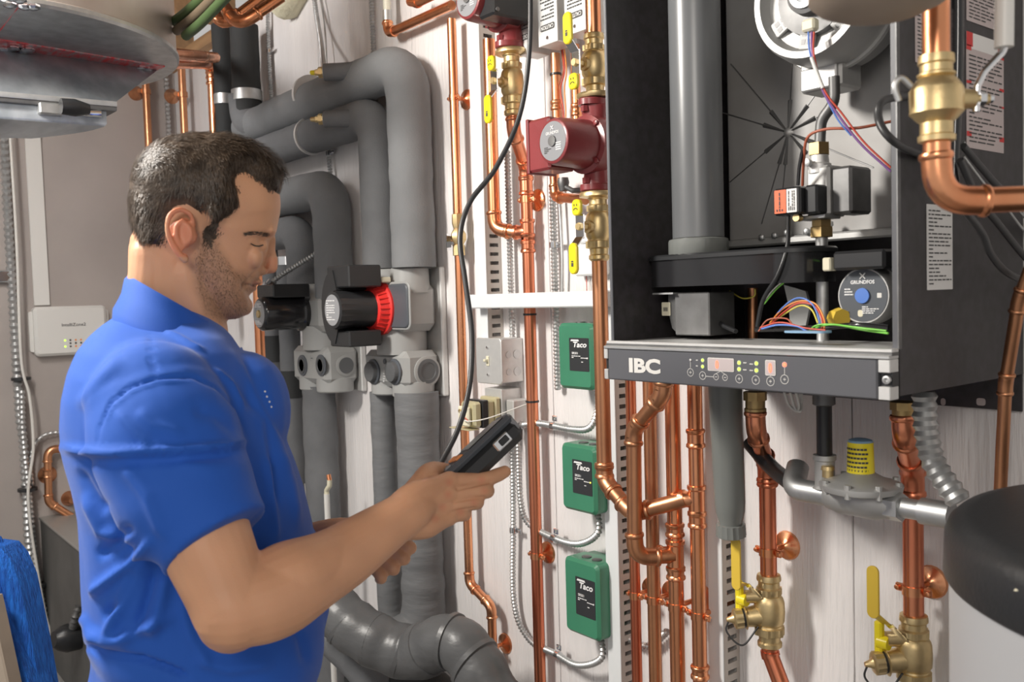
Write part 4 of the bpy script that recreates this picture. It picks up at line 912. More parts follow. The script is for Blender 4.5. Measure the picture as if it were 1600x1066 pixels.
for (pa, pb_, ya, yb, digit, dpx) in ((1107,1146,560,580,'0',1121),(1197,1211,564,586,'0',1204)):
    a = onp(pa,(ya+yb)/2); b_ = onp(pb_,(ya+yb)/2); c = (a+b_)/2; w = (b_-a).x; h = hp*.34 if pa<1150 else hp*.38
    fr = M().prism(rrect(c, X_, Z_, w+.0022, h+.0022, .002), -Y_, .0006); fr.build('display_frame', 'plas', cp)
    M().prism(rrect(c-Y_*.0006, X_, Z_, w, h, .0014), -Y_, .0003).build('display', 'lcd' if pa<1150 else 'ledr' if 0 else 'lcd', cp)
    text(digit, Vector((onp(dpx,570).x, c.y-.001, c.z)), X_, Z_, .0056, h*.70, 'ledr', cp, name='digit', bold=.03)
# vent pipe inside
vc = PY(1088, 200, -.26); rv = rw(vc, 80)
zcol = zrow(vc, 372)
M().lathe(Vector((vc.x,vc.y,zcol.z)), Z_, [(0,rv),(ZT-zcol.z,rv)], 40).build('vent_pipe', 'vent', bo)
zc2 = zrow(vc, 396)
M().lathe(Vector((vc.x,vc.y,zc2.z)), Z_, [(-.004,rv*1.08),(0,rv*1.17),(.020,rv*1.17),(.024,rv*1.14),(.026,rv*1.02)], 48, flute=.05, fr=(-.001,.021)).build('collar_nut', 'pvc', bo)
# condensate box (long oval)
xl = PY(1024, 425, -.26).x; xr = PY(1320, 425, -.20).x; z1 = zrow(vc, 398).z; z0 = zrow(vc, 447).z
M().prism(rrect(Vector(((xl+xr)/2,-.245,z0)), X_, Y_, xr-xl, .125, .060, 10), Z_, z1-z0-.006, .0).build('condensate_box', 'blackg', bo)
M().prism(rrect(Vector(((xl+xr)/2,-.245,z1-.008)), X_, Y_, xr-xl+.008, .133, .064, 10), Z_, .009, .003).build('box_lid', 'black', bo)
# bracket / trap
a = PY(1054, 490, -.29); b2 = PY(1108, 490, -.29); zt_, zb2_ = zrow(a,458).z, zrow(a,524).z
M().bx(a.x, b2.x, -.29, -.22, zb2_, zt_, .002).build('trap_bracket', 'dsteel', bo)
M().bx(a.x-.042, a.x+.006, -.30, -.24, zt_-.002, zt_+.001).build('bracket_flange', 'steel', bo)
M().prism([Vector((a.x,-.25,zt_)), Vector((a.x-.022,-.25,zt_)), Vector((a.x-.024,-.25,zt_-.03)), Vector((a.x-.015,-.25,zb2_+.012)), Vector((a.x,-.25,zb2_))], -Y_, .03).build('trap_cup', 'dsteel', bo)
c = PY(1041, 483, -.281); M().prism(rrect(c, X_, Z_, .020, .024, .002), -Y_, .0008).build('barcode_label', 'offw', bo)
mm = M()
for k in range(5): mm.bx(c.x-.006+k*.0022, c.x-.0048+k*.0022, c.y-.0012, c.y-.0008, c.z-.004, c.z+.003)
mm.build('print', 'ink', bo, smooth=False)
M().lathe(PY(1112,505,-.24), Vector((1,-.2,-.2)), [(0,.012),(.02,.010),(.03,.012)], 14).build('trap_outlet', 'dsteel', bo)
# heat exchanger
YH = -.13; xh = PY(1134, 200, YH).x; zhb = PY(1250, 372, YH).z
hx = M().bx(xh, XBR-t_-.001, YH, -.012, zhb, ZT-.01, .006).build('heat_exchanger', 'hxm', bo)
M().bx(xh-.018, xh-.008, YH-.004, YH, zhb+.0, ZT-.01).build('corner_strip', 'plas', bo)
M().bx(xh-.01, XBR-t_-.002, YH-.022, YH-.0, zhb-.010, zhb+.004, .003).build('bottom_flange', 'alu', bo)
for px, py in ((1192,371),(1212,368),(1262,362),(1298,350),(1232,364)):
    c = PY(px, py, YH-.022); M().lathe(c, -Y_, [(0,.006),(.006,.006),(.008,.003)], 6).build('flange_bolt', 'steel', bo)
ctr = PY(1232, 207, YH)
for (px, py, w_) in ((1238,100,5),(1292,175,5),(1330,70,4),(1365,262,4),(1220,330,4),(1140,285,4),(1125,175,3),(1190,350,3),(1260,240,5),(1142,100,3)):
    e = PY(px, py, YH); d = (e-ctr); L = d.length; d.normalize(); s_ = d.cross(Y_).normalized(); wb = .0045
    mm = M(); o_ = ctr+d*.008; t2 = ctr+d*min(L, .055); 
    mm.add([o_-s_*wb*.25-Y_*.0002, t2-s_*wb-Y_*.0002, t2+s_*wb-Y_*.0002, o_+s_*wb*.25-Y_*.0002, o_-Y_*.004, t2-Y_*.004], [(0,1,5,4),(4,5,2,3),(1,2,5),(0,4,3)])
    mm.tube([t2, e], .0013, 6); mm.build('pressed_rib', 'dsteel', bo)
M().lathe(ctr, -Y_, [(0,.010),(.004,.006),(.006,.003)], 14).build('rib_hub', 'alu', bo)
# blower
bc = PY(1282, -6, -.25); bl = M()
bl.lathe(bc+Y_*.10, -Y_, [(0,.085),(.02,.100),(.08,.104),(.10,.104),(.125,.100),(.134,.096),(.134,.086),(.115,.080),(.110,.060),(.110,.01)], 56); bl.build('blower_housing', 'alu', bo)
M().lathe(bc+Y_*.045, -Y_, [(0,.108),(.006,.110),(.010,.108)], 56).build('housing_lip', 'alu', bo)
M().lathe(bc-Y_*.010, -Y_, [(0,.062),(.012,.060),(.014,.034),(.030,.032),(.032,.026),(.026,.022),(.030,.010),(.031,.001)], 40).build('motor', 'dsteel', bo)
M().lathe(bc-Y_*.040, -Y_, [(0,.026),(.006,.025),(.007,.016),(.004,.014)], 30).build('motor_cap', 'steel', bo)
for an in (-150, -100, -50):
    a = math.radians(an); c = bc+Vector((math.cos(a)*.064,-.016,math.sin(a)*.064)); u = Vector((math.cos(a),0,math.sin(a))); w2 = Vector((-math.sin(a),0,math.cos(a)))
    M().prism(rrect(c, u, w2, .034, .026, .004), -Y_, .005, .001).build('motor_foot', 'station', bo)
    for i in (-1,1):
        for j in (-1,1): M().prism(rrect(c-Y_*.005+u*i*.006+w2*j*.005, u, w2, .008, .007, .001), -Y_, .0004).build('foot_window', 'black', bo)
c = PY(1266, 40, -.30); M().box(c, (.022,.016,.018), .003).build('plug', 'offw', bo)
# duct under the blower
a = PY(1298, 118, -.20); M().box(a, (.072,.06,.052), .004).build('outlet_box', 'alu', bo); M().box(a+Vector((0,-.033,-.008)), (.062,.006,.034), .002).build('outlet_flange', 'steelw', bo)
# gas pipe, nut, valve
gp = Q((1303,120,-.235),(1304,160,-.235),(1283,188,-.235),(1281,224,-.235))
M().tube(fillet(gp, .03), .0085, 16).build('gas_tube', 'dsteel', bo)
n = PY(1280, 233, -.235)
M().lathe(n+Z_*.010, -Z_, [(0,.012),(.001,.0165),(.019,.0165),(.02,.012)], 6).build('brass_nut', 'brass_dull', bo)
g1 = PY(1283, 300, -.235)
M().lathe(n-Z_*.010, -Z_, [(0,.014),(.012,.015),(.014,.018),(.028,.018)], 18).build('valve_neck', 'steelw', bo)
M().box(g1+Vector((.003,0.01,.0)), (.040,.05,.078), .004).build('gas_valve', 'alu', bo); M().box(g1+Vector((.040,.02,-.002)), (.034,.06,.072), .004).build('valve_coil', 'dsteel', bo)
M().lathe(n+Vector((-.005,-.02,-.022)), -Y_, [(0,.006),(.008,.006),(.009,.003)], 12).build('tap_screw', 'steel', bo)
M().box(g1+Vector((-.004,-.006,-.040)), (.055,.045,.006), .001).build('mount_plate', 'steel', bo)
M().lathe(g1+Vector((0,0,-.044)), -Z_, [(0,.016),(.010,.016),(.011,.0185),(.026,.0185),(.027,.013)], 6).build('brass_nut', 'brass_dull', bo)
b3 = PY(1284, 430, -.235); M().tube([Vector((g1.x,g1.y,g1.z-.068)), Vector((g1.x,g1.y,zs-.003))], .0095, 16).build('gas_riser', 'steel', bo)
# ignition box
c = PY(1238, 315, -.275); ib = M().box(c, (.048,.030,.042), .003).build('igniter', 'black', bo)
fx = c-Y_*.0155
M().prism(rrect(fx-X_*.011, X_, Z_, .021, .036, .001), -Y_, .0005).build('orange_label', 'orange', ib); M().prism(rrect(fx+X_*.0095, X_, Z_, .018, .036, .001), -Y_, .0005).build('white_label', 'label', ib)
lines(fx-X_*.012-Y_*.0007, Z_, -X_, .030, .014, 3, 'ink', ib, seed=4); lines(fx+X_*.0095-Y_*.0007, Z_, -X_, .030, .013, 4, 'ink', ib, seed=5)
M().box(c+Vector((.034,.012,.0)), (.022,.03,.044), .003).build('relay_block', 'black', bo)
M().lathe(c+Vector((.010,0,-.026)), -Y_, [(-.005,.006),(.006,.006)], 10).build('terminal', 'brass', bo)
# internal circulator
pc = PY(1352, 462, -.265); rr_ = .0425
M().lathe(pc+Y_*.06, -Y_, [(0,.030),(.01,.036),(.035,rr_),(.062,rr_),(.066,rr_*.95)], 40).build('pump_body', 'alu', bo)
M().lathe(pc-Y_*.0062, -Y_, [(0,rr_*.9),(.0006,rr_*.9)], 40).build('pump_dial', 'slate', bo)
M().lathe(pc-Y_*.0068, -Y_, [(0,.0105),(.001,.0115),(.003,.0112),(.0032,.003)], 24).build('dial_screw', 'wire_b', bo)
M().box(pc+Vector((.006,.0,.052)), (.082,.06,.028), .004).build('pump_head', 'black', bo); M().box(pc+Vector((-.045,-.02,.048)), (.014,.02,.020), .002).build('plug', 'offw', bo)
text('GRUNDFOS', pc+Vector((0,-.0072,.020)), X_, Z_, .038, .0055, 'inkw', bo, bold=.03)
mk = M(); q = pc+Vector((0,-.0072,.029))
for a in (45,135): d = Vector((math.cos(math.radians(a)),0,math.sin(math.radians(a)))); mk.tube([q-d*.006, q+d*.006], .0010, 6)
mk.build('emblem', 'inkw', bo)
lines(pc+Vector((.012,-.0072,-.021)), X_, Z_, .026, .012, 4, 'inkw', bo, seed=2); lines(pc+Vector((-.022,-.0072,.006)), X_, Z_, .014, .012, 3, 'inkw', bo, seed=9)
M().prism(rrect(pc+Vector((.026,-.0068,0)), X_, Z_, .007,.007,.001), -Y_, .0005).build('dial_mark', 'plas', bo)
M().prism(rrect(pc+Vector((-.004,-.0068,-.026)), X_, Z_, .008,.010,.003), -Y_, .0005).build('dial_mark', 'offw', bo)
M().lathe(PY(1305,497,-.27), Vector((.8,-.5,0)), [(0,.014),(.012,.016),(.022,.014)], 8).build('yellow_knob', 'yellow_o', bo)
M().prism([PY(1228,445,-.2),PY(1262,455,-.2),PY(1268,480,-.2),PY(1262,510,-.2),PY(1238,512,-.2),PY(1236,480,-.2)], -Y_, .006).build('grey_shield', 'station', bo)
M().box(PY(1228,392,-.24), (.045,.04,.010), .004).build('box_port', 'pvc', bo)
M().tube(Q((1176,450,-.15),(1176,540,-.15)), .009, 14).build('rear_copper', 'copper_old', bo)
# wires in the cabinet
def wire(mt, r, *pts): return cable('wire', None, Q(*pts), r, mt, parent=bo)
wire('black', .0035, (1232,338,-.28),(1230,385,-.30),(1215,430,-.31),(1192,470,-.31),(1183,512,-.31))
wire('wire_br', .0022, (1254,290,-.26),(1256,250,-.28),(1262,215,-.29),(1290,202,-.29),(1340,200,-.28),(1392,190,-.25))
wire('blackg', .0028, (1247,290,-.285),(1249,262,-.285),(1254,235,-.285))
wire('wire_p', .0018, (1268,50,-.305),(1270,88,-.31),(1285,140,-.31),(1310,180,-.30),(1345,225,-.29),(1392,268,-.28))
wire('wire_b', .0013, (1263,50,-.305),(1266,85,-.31),(1283,135,-.31),(1308,185,-.30),(1330,212,-.29))
wire('wire_r', .0015, (1272,50,-.305),(1272,88,-.31),(1288,140,-.31),(1316,178,-.30),(1350,222,-.29),(1392,262,-.28))
wire('plas', .0030, (1268,90,-.312),(1276,112,-.312),(1286,138,-.312))
wire('wire_g', .0016, (1275,512,-.32),(1290,508,-.33),(1310,508,-.33),(1345,515,-.33),(1388,521,-.34))
wire('wire_g', .0014, (1262,520,-.33),(1275,509,-.33),(1300,507,-.33),(1340,512,-.34),(1385,517,-.34))
wire('wire_r', .0015, (1205,507,-.33),(1225,488,-.31),(1248,474,-.30),(1272,478,-.30),(1285,500,-.31),(1283,520,-.32))
wire('wire_o', .0013, (1203,505,-.33),(1222,484,-.31),(1248,471,-.30),(1274,475,-.30),(1288,500,-.31),(1287,520,-.32))
wire('wire_b', .0014, (1200,512,-.33),(1222,482,-.31),(1246,466,-.30),(1268,474,-.30),(1280,500,-.31),(1279,520,-.32))
wire('wire_b', .0015, (1190,514,-.34),(1215,508,-.34),(1245,510,-.34),(1262,518,-.34),(1280,519,-.34))
wire('wire_y', .0013, (1200,509,-.33),(1224,492,-.31),(1250,478,-.30),(1268,484,-.30),(1278,505,-.31))
wire('wire_r', .0013, (1188,512,-.34),(1220,504,-.34),(1260,513,-.34),(1290,516,-.34))
wire('wire_br', .0012, (1185,518,-.34),(1200,500,-.33),(1228,498,-.33),(1240,510,-.34))
wire('wire_g', .0014, (1194,475,-.25),(1215,450,-.25),(1240,432,-.25),(1272,415,-.25))
wire('wire_w', .0012, (1192,473,-.25),(1213,448,-.25),(1240,430,-.25),(1272,413,-.25))
wire('wire_y', .0014, (1140,455,-.20),(1160,466,-.20),(1178,463,-.20),(1180,452,-.20))
wire('wire_g', .0014, (1290,408,-.26),(1297,405,-.27),(1303,404,-.28))
wire('black', .0040, (1112,452,-.22),(1110,480,-.23),(1125,505,-.26),(1150,518,-.28))
wire('blackg', .0040, (1180,515,-.33),(1280,512,-.30),(1340,508,-.31),(1388,512,-.30))
M().prism(rrect(PY(1262,520,-.345), X_, Y_, .07,.03,.012), Z_, .003).build('blue_pad', 'mod', bo)
# labels on the outer side
def side_label(px0, px1, py0, py1, mt, nm='side_label', rows=12, ink='ink', seed=1):
    a = PX(px0, (py0+py1)/2, XBR+.0006); b_ = PX(px1, (py0+py1)/2, XBR+.0006); z1 = zrow(b_, py1); ztop = zrow(b_, py0).z; zbot = z1.z
    y0_, y1_ = a.y, b_.y; c = Vector((XBR+.0004, (y0_+y1_)/2, (ztop+zbot)/2)); w, h = y1_-y0_, ztop-zbot
    M().prism(rrect(c, Y_, Z_, w, h, .001, 2), X_, .0005).build(nm, mt, bo)
    lines(c+X_*.0006, Y_, Z_, w*.88, h*.9, rows, ink, bo, seed=seed, fill=.35); return c, w, h
side_label(1448, 1488, 322, 452, 'label', rows=20, seed=3)
c, w, h = side_label(1510, 1568, -30, 52, 'labelp', rows=14, seed=4)
c, w, h = side_label(1510, 1568, 92, 240, 'labelp', rows=22, seed=6)
for fz, hh in ((.505, .05), (.16, .03), (-.02, .02), (-.36, .05)):
    for s in (-1, 1): M().bx(XBR+.0009, XBR+.0013, c.y+s*w*.44-w*.06, c.y+s*w*.44+w*.06, c.z+h*fz-h*hh*.5, c.z+h*fz+h*hh*.5).build('red_block', 'inkr', bo)
M().bx(XBR+.0009, XBR+.0013, c.y-w*.5, c.y-w*.34, c.z+h*.52, c.z+h*.66).build('red_block', 'inkr', bo); M().bx(XBR+.0009, XBR+.0013, c.y+w*.34, c.y+w*.5, c.z+h*.50, c.z+h*.64).build('red_block', 'inkr', bo)
M().bx(XBR+.0006, XBR+.001, c.y-w*.5, c.y+w*.5, c.z+h*.5, c.z+h*.66).build('side_label', 'label', bo)
side_label(1430, 1478, 20, 110, 'labelp', rows=14, seed=8)
# cables outside right
def RC(*l): return [PX(x, y, X) for x, y, X in l]
cable('black_hose', 'glossy black hose running vertically on the cabinet side, behind the foreground valve', [PX(1497,-60,XBR+.03), PX(1496,100,XBR+.03), PX(1492,210,XBR+.03), PX(1490,290,XBR+.03)], .0075, 'blackg', 'hose')
cable('black_cable', 'black cable looping out of the cabinet behind the foreground ball valve', [PX(1445,245,XBR+.004), PY(1398,222,-.43), PY(1374,190,-.44), PY(1380,158,-.43), PX(1432,148,XBR+.004)], .005, 'cablek')
for i, (lb, pts) in enumerate((('upper black cable sagging right from the cabinet side', ((1505,228),(1530,258),(1560,292),(1590,318),(1640,350))), ('middle black cable sagging right from the cabinet side', ((1500,250),(1528,310),(1560,350),(1600,400),(1640,440))), ('lowest black cable sagging right from the cabinet side', ((1508,330),(1535,365),(1550,400),(1580,430),(1640,452))))):
    cable('black_cable', lb, [PX(x, y, XBR+.035+i*.012) for x, y in pts], .0048, 'cablek', 'cable', 'cables on the cabinet side')
for i in range(2): cable('grey_cable', ('pale grey wire crossing the cabinet side just under the tall label', 'pale grey wire sloping down right below the first, on the cabinet side')[i], [PX(x, y+i*22, XBR+.03) for x, y in ((1505,222),(1540,268),(1570,300),(1600,338),(1640,372))], .0022, 'steel', 'cable')
# ------------------------------------------------------------------ LEFT WALL THINGS
def WX(px, py, dx=0): return PX(px, py, XL+dx)
# white vertical strip
a = WX(46, 340, .012); b_ = WX(71, 340, .012); zt = zrow(b_, 198).z; zb_ = zrow(b_, 477).z
tag(M().bx(XL+.001, XL+.012, a.y, b_.y, zb_, zt, .002).build('wall_channel', 'plas'), 'flat white vertical channel on the left wall, above the white controller', 'wall channel')
# intellizone controller
a = WX(54, 520, .05); b_ = WX(168, 520, .05); zt = zrow(a, 480).z; zb_ = zrow(a, 558).z; cy = (a.y+b_.y)/2
root = empty('zone_controller', (XL+.02, cy, zb_), 'white rounded wall controller with green lights, left of the man\'s shoulder', 'controller')
M().prism(rrect(Vector((XL,cy,(zb_+zt)/2)), Y_, Z_, b_.y-a.y, zt-zb_, .02), X_, .05, .012).build('cover', 'plas', root)
M().prism(rrect(Vector((XL,cy,(zb_+zt)/2)), Y_, Z_, b_.y-a.y+.03, zt-zb_-.04, .01), X_, .02, .0).build('base', 'plas', root)
text('IntelliZone2', Vector((XL+.0505,cy+.01,zb_+(zt-zb_)*.62)), Y_, Z_, .10, .014, 'ink', root, bold=.01)
cc = Vector((XL+.0505, cy-.0, zb_+(zt-zb_)*.24))
for i in range(4):
    for j in range(3):
        if i==0 and j==1: continue
        M().lathe(cc+Y_*(i*.022-.03)+Z_*(j*.014-.014), X_, [(0,.0045),(.001,.0045)], 8).build('indicator', ('ledg' if i==0 else 'orangep' if i>1 and j!=1 else 'ink'), root)
# big flexible conduits on the left wall
def LW(*l, dx=.03): return [PX(x, y, XL+dx) for x, y in l]
flex('flexible_conduit', 'wide flexible conduit running down the left wall beside the white channel', LW((5,190),(12,330),(20,470),(30,640),(37,700),(45,850),(58,930),(75,990),(92,1035),(110,1040),(125,1005)), .020, pitch=.028, mt='steel', seg=12)
flex('flexible_conduit', 'second flexible conduit bundled beside the wide one, low on the left wall', LW((34,610),(36,680),(46,780),(52,850),(64,930),(80,1000),(100,1038),(124,1020),(135,990), dx=.06), .014, pitch=.022, mt='steel', seg=12)
cable('white_wire', 'white wire strapped alongside the flexible conduits on the left wall', LW((15,200),(26,380),(33,560),(46,620),(52,700),(44,780),(60,900),(76,980),(96,1020), dx=.085), .006, 'wire_w', 'wire')
flex('flexible_conduit', 'small conduit arching right behind the man\'s back from the left wall bundle', LW((50,760),(48,715),(62,685),(90,676),(130,680)), .010, pitch=.02, mt='steel')
for i, (px, py) in enumerate(((33,592),(43,765),(58,915),(90,1030))):
    q = LW((px,py), dx=.04)[0]; tag(M().lathe(q-Z_*.006, Z_, [(0,.03),(0,.040),(.012,.040),(.012,.03)], 16).build('cable_tie', 'black'), 'black tie round the left wall conduit bundle, %s' % ('below the glow block, highest one', 'second from the top', 'third from the top', 'lowest one in the loop')[i], 'cable tie')
c = LW((18,432), dx=.03)[0]; tag(M().box(c-Y_*.05, (.02,.09,.05), .004).build('glow_block', 'chrome'), 'bright block standing in for the glow on the wall at the left edge', 'clip')  # shiny block added where a glow falls on the wall
# bronze-coloured copper loop
copper_pipe('copper_pipe', 'dull copper pipe loop on the left wall behind the man\'s waist', LW((140,700),(74,702),(76,785),(124,815), dx=.05), .016, 'copper_old', rb=.04, couplings=[(LW((74,740), dx=.05)[0], .04)])
t = M().lathe(LW((74,742), dx=.0)[0], X_, [(0,.04),(.006,.036),(.03,.015)], 16); tag(t.build('pipe_rosette', 'copper_old'), 'round copper escutcheon behind the dull copper loop', 'escutcheon')
t = M().lathe(LW((108,779), dx=.0)[0], X_, [(0,.035),(.01,.032),(.05,.018),(.06,.014)], 16); tag(t.build('pipe_stub', 'copper_old'), 'copper stub poking from the wall at the man\'s waist', 'pipe')
# copper drops on left/rear
for px, y0, y1, lb, Yp, k in ((231, 90, 420, 'distant copper drop pipe nearest the drum, behind the man\'s head', -.38, 143), (288, 90, 420, 'distant copper drop pipe right of the hanging conduit, behind the man\'s head', -.12, 148)):
    p = PX(px, 200, XL+.06) if px<250 else PY(288, 200, -.06); r = .017
    t = copper_pipe('copper_pipe', lb, [zrow(p, y1), zrow(p, y0)], r, 'copper_old')
    q = zrow(p, k); M().lathe(q-Z_*.012, Z_, [(0,r),(0,r*1.3),(.024,r*1.3),(.024,r)], 16).build('clamp_ring', 'copper_old', t)
    M().lathe(q+Y_*-.03, X_, [(-.06,.035),(-.05,.033),(-.02,.012),(0,.010)], 16).build('rosette', 'copper_old', t)
p = PX(263, 200, XL+.03); flex('flexible_conduit', 'conduit hanging between the two distant copper drop pipes', [zrow(p,100), zrow(p,250), zrow(p,420)], .012, pitch=.02, mt='steel')
v = PY(333, 160, -.10)
copper_pipe('copper_pipe', 'shiny copper pipe turning down from the ceiling beside the black drop pipes', [PY(255,98,-.5), zrow(v,100), zrow(v,500)], .020, 'copper', rb=.05, couplings=[(zrow(v,118),.03)])
copper_pipe('copper_pipe', 'copper pipe crossing just above the one that turns down by the black pipes', [PY(265,84,-.5), PY(336,90,-.2)], .020, 'copper')
v = PY(405, 500, -.06); copper_pipe('copper_pipe', 'bright copper pipe seen between the man\'s face and the insulated pipes', [zrow(v,400), zrow(v,640)], .020, 'copper')
for i, (a, b_, c_, lb) in enumerate((((330,20),(345,44),(410,-5),'copper pipe elbow under the joist end, upper left of the pair'), ((352,30),(372,42),(440,-5),'copper pipe elbow under the joist end, lower right of the pair'))):
    zc9 = 2.62
    copper_pipe('copper_pipe', lb, [PY(a[0],a[1]-20,-.42), PY(b_[0],b_[1],-.42), PY(c_[0],c_[1],-.30)], .0165, 'copper', rb=.05)
for i in range(3): cable('green_hose', ('green-grey hose by the drum top, leftmost', 'green-grey hose by the drum top, middle', 'green-grey hose by the drum top, rightmost')[i], Q((262+i*14,40+i*8,-.7),(290+i*14,20+i*6,-.7),(345+i*16,-30,-.7)), .012, ('hose','hose2','hose')[i], 'hose', 'hoses by the drum')
t = M(); t.lathe(PY(440,12,-.03), Vector((1,0,.3)), [(0,.05),(.05,.07),(.12,.06),(.2,.05),(.25,.02)], 12)
tag(t.build('spray_foam', 'spray'), 'yellowish spray foam bead in the joist corner', 'spray foam')
# ------------------------------------------------------------------ DRUM (duct)
zd = 2.22
P3 = [PZ(45,5,zd), PZ(170,33,zd), PZ(277,96,zd)]
ax_, ay_ = P3[0].x, P3[0].y; bx2, by2 = P3[1].x, P3[1].y; cx3, cy3 = P3[2].x, P3[2].y
D = 2*(ax_*(by2-cy3)+bx2*(cy3-ay_)+cx3*(ay_-by2))
ux = ((ax_**2+ay_**2)*(by2-cy3)+(bx2**2+by2**2)*(cy3-ay_)+(cx3**2+cy3**2)*(ay_-by2))/D
uy = ((ax_**2+ay_**2)*(cx3-bx2)+(bx2**2+by2**2)*(ax_-cx3)+(cx3**2+cy3**2)*(bx2-ax_))/D
cen = Vector((ux, uy, zd)); Rd = (P3[0]-cen).length
print('DRUM', cen, Rd)
dr = empty('duct_drum', cen, 'round sheet-metal duct plenum with foil underside and red tape, upper left', 'duct')
M().lathe(cen, Z_, [(.0,Rd),(.012,Rd*1.004),(.014,Rd*.998),(.47,Rd*.998)], 96).build('drum_side', 'ductw', dr)
M().lathe(cen-Z_*.004, Z_, [(0,Rd*1.0),(.006,Rd*1.012),(.014,Rd*1.012),(.016,Rd)], 96).build('drum_rim', 'steel', dr)
M().lathe(cen-Z_*.002, Z_, [(-.001,.001),(-.001,Rd*.995),(.001,Rd*.995)], 96).build('drum_underside', 'foil', dr)
t0, t1 = PZ(-60,66,zd-.004), PZ(247,109,zd-.004)
sd = (t1-t0).normalized(); pn = Vector((-sd.y, sd.x, 0))
if pn.dot(cen-CAM) < 0: pn = -pn
M().prism([t0-pn*.085, t1-pn*.05, t1+pn*.003, t0+pn*.003], -Z_, .003).build('red_tape', 'redtape', dr)
u0, u1 = PZ(45,-10,zd-.004), PZ(-10,60,zd-.004); M().prism([u0, u0+Vector((.07,0,0)), u1+Vector((.07,.0,0)), u1], -Z_, .003).build('red_tape', 'redtape', dr)
for p in (t1-sd*.02, PZ(25,74,zd-.006), PZ(38,3,zd-.006)):
    mm = M()
    for k in range(5): mm.sph(p+Vector((random.uniform(-.03,.03),random.uniform(-.03,.03),-.004)), .018, (1.2,.8,.35), 8, 5)
    o = mm.build('crumpled_foil', 'chrome', dr, ang=10); o['kind'] = 'stuff'
# sloping transition below the tape
dz = .155
lo0, lo1 = PZ(-60,140,zd-dz), PZ(179,161,zd-dz)
mm = M(); back = pn*.5
top4 = [t0, t1, t1+pn*.55-sd*.2, t0+pn*.55]; bot4 = [lo0, lo1, lo1+pn*.3-sd*.1, lo0+pn*.3]
mm.add(top4+bot4, [(0,1,5,4),(1,2,6,5),(2,3,7,6),(3,0,4,7),(4,5,6,7),(3,2,1,0)]); mm.build('transition', 'foil', dr, smooth=False)
mm = M(); mm.prism([lo0-pn*.015, lo1-pn*.015, lo1+pn*.29, lo0+pn*.29], -Z_, .022, .002); mm.build('flange', 'dsteel', dr)
mm = M(); mm.prism([lo0-pn*.018, lo1-pn*.018+sd*.0, lo1+pn*.01, lo0+pn*.01], -Z_, .012, .001); mm.build('flange_lip', 'steel', dr)
lc = (lo0+lo1)/2
mm = M(); o_ = [lo0-Z_*.022]; 
for k in range(9): a = k/8; o_.append(lo1-Z_*.022-sd*(.02+.10*(1-math.cos(a*PI/2)))+pn*(.26*a))
o_.append(lo0+pn*.30-Z_*.022); mm.prism(o_, -Z_, .035, .006); mm.build('lower_tray', 'foil', dr)
M().box(PZ(78,172,zd-dz-.03)+pn*.01, (.06,.05,.026), .003).build('damper_box', 'steel', dr)
M().lathe(PZ(95,166,zd-dz-.03), sd, [(0,.018),(.03,.02),(.06,.012)], 10).build('damper_shaft', 'black', dr)
cable('foil_strip', None, [PZ(105,170,zd-dz-.03), PZ(130,176,zd-dz-.03), PZ(158,178,zd-dz-.03)], .010, 'chrome', parent=dr)
# ------------------------------------------------------------------ FURNACE CABINET + FILTER
e = PX(62, 808, XL); YC_ = e.y; ZC_ = e.z
fc = empty('furnace_cabinet', (-3.9, YC_+.25, 0), 'low dark grey steel furnace cabinet behind the man\'s back', 'furnace cabinet')
M().bx(XL+.002, -3.3, YC_, YC_+.5, 0, ZC_-.01, .004).build('body', 'furn', fc); M().bx(XL+.002, -3.29, YC_-.004, YC_+.5, ZC_-.01, ZC_, .002).build('top', 'furnt', fc)
M().bx(-3.62, -3.60, YC_-.006, YC_, ZC_-.25, ZC_-.08).build('seam', 'black', fc)
c = PY(124, 995, YC_-.002)
t = M().lathe(c, Vector((.2,-1,.2)), [(0,.05),(.05,.055),(.08,.045),(.1,.03)], 18); tag(t.build('drain_fitting', 'black'), 'glossy black round fitting at the man\'s lower back', 'pipe fitting')
flex('flexible_conduit', 'dark corrugated conduit beside the glossy black fitting', [PY(112,1005,YC_-.02), PY(116,970,YC_-.03), PY(124,945,YC_-.01)], .016, pitch=.02, mt='dsteel')
# blue filter stack (leaning)
zf2 = 2.5
fl = empty('air_filter', Cz(40,1066,zf2)-Z_*.5, 'stack of bright blue fibrous filter pads in a board frame, bottom left corner', 'air filter')
def FQ(l, z, dz=0): return [Cz(x, y, z) for x, y in l]
nrm = (RIGHT*-.1-FWD).normalized()
M().prism(FQ([(-40,835),(2,838),(8,850),(84,1066),(110,1160),(160,1395),(-10,1395)], zf2), nrm, .10, .01).build('filter_pad', 'bluef', fl)
M().prism(FQ([(6,842),(30,845),(44,862),(58,895),(78,990),(108,1160),(165,1385),(100,1385),(52,1066)], zf2+.03), nrm, .10, .02).build('filter_pad', 'bluef', fl)
M().prism(FQ([(-40,925),(4,928),(8,945),(34,1066),(50,1160),(96,1430),(82,1430),(38,1160),(20,1066),(0,960),(-40,955)], zf2-.12), nrm, .05, .004).build('frame', 'card', fl)
M().prism(FQ([(-40,958),(-2,962),(18,1066),(32,1160),(76,1420),(-40,1420)], zf2-.10), nrm, .045, .004).build('frame_side', 'black', fl)
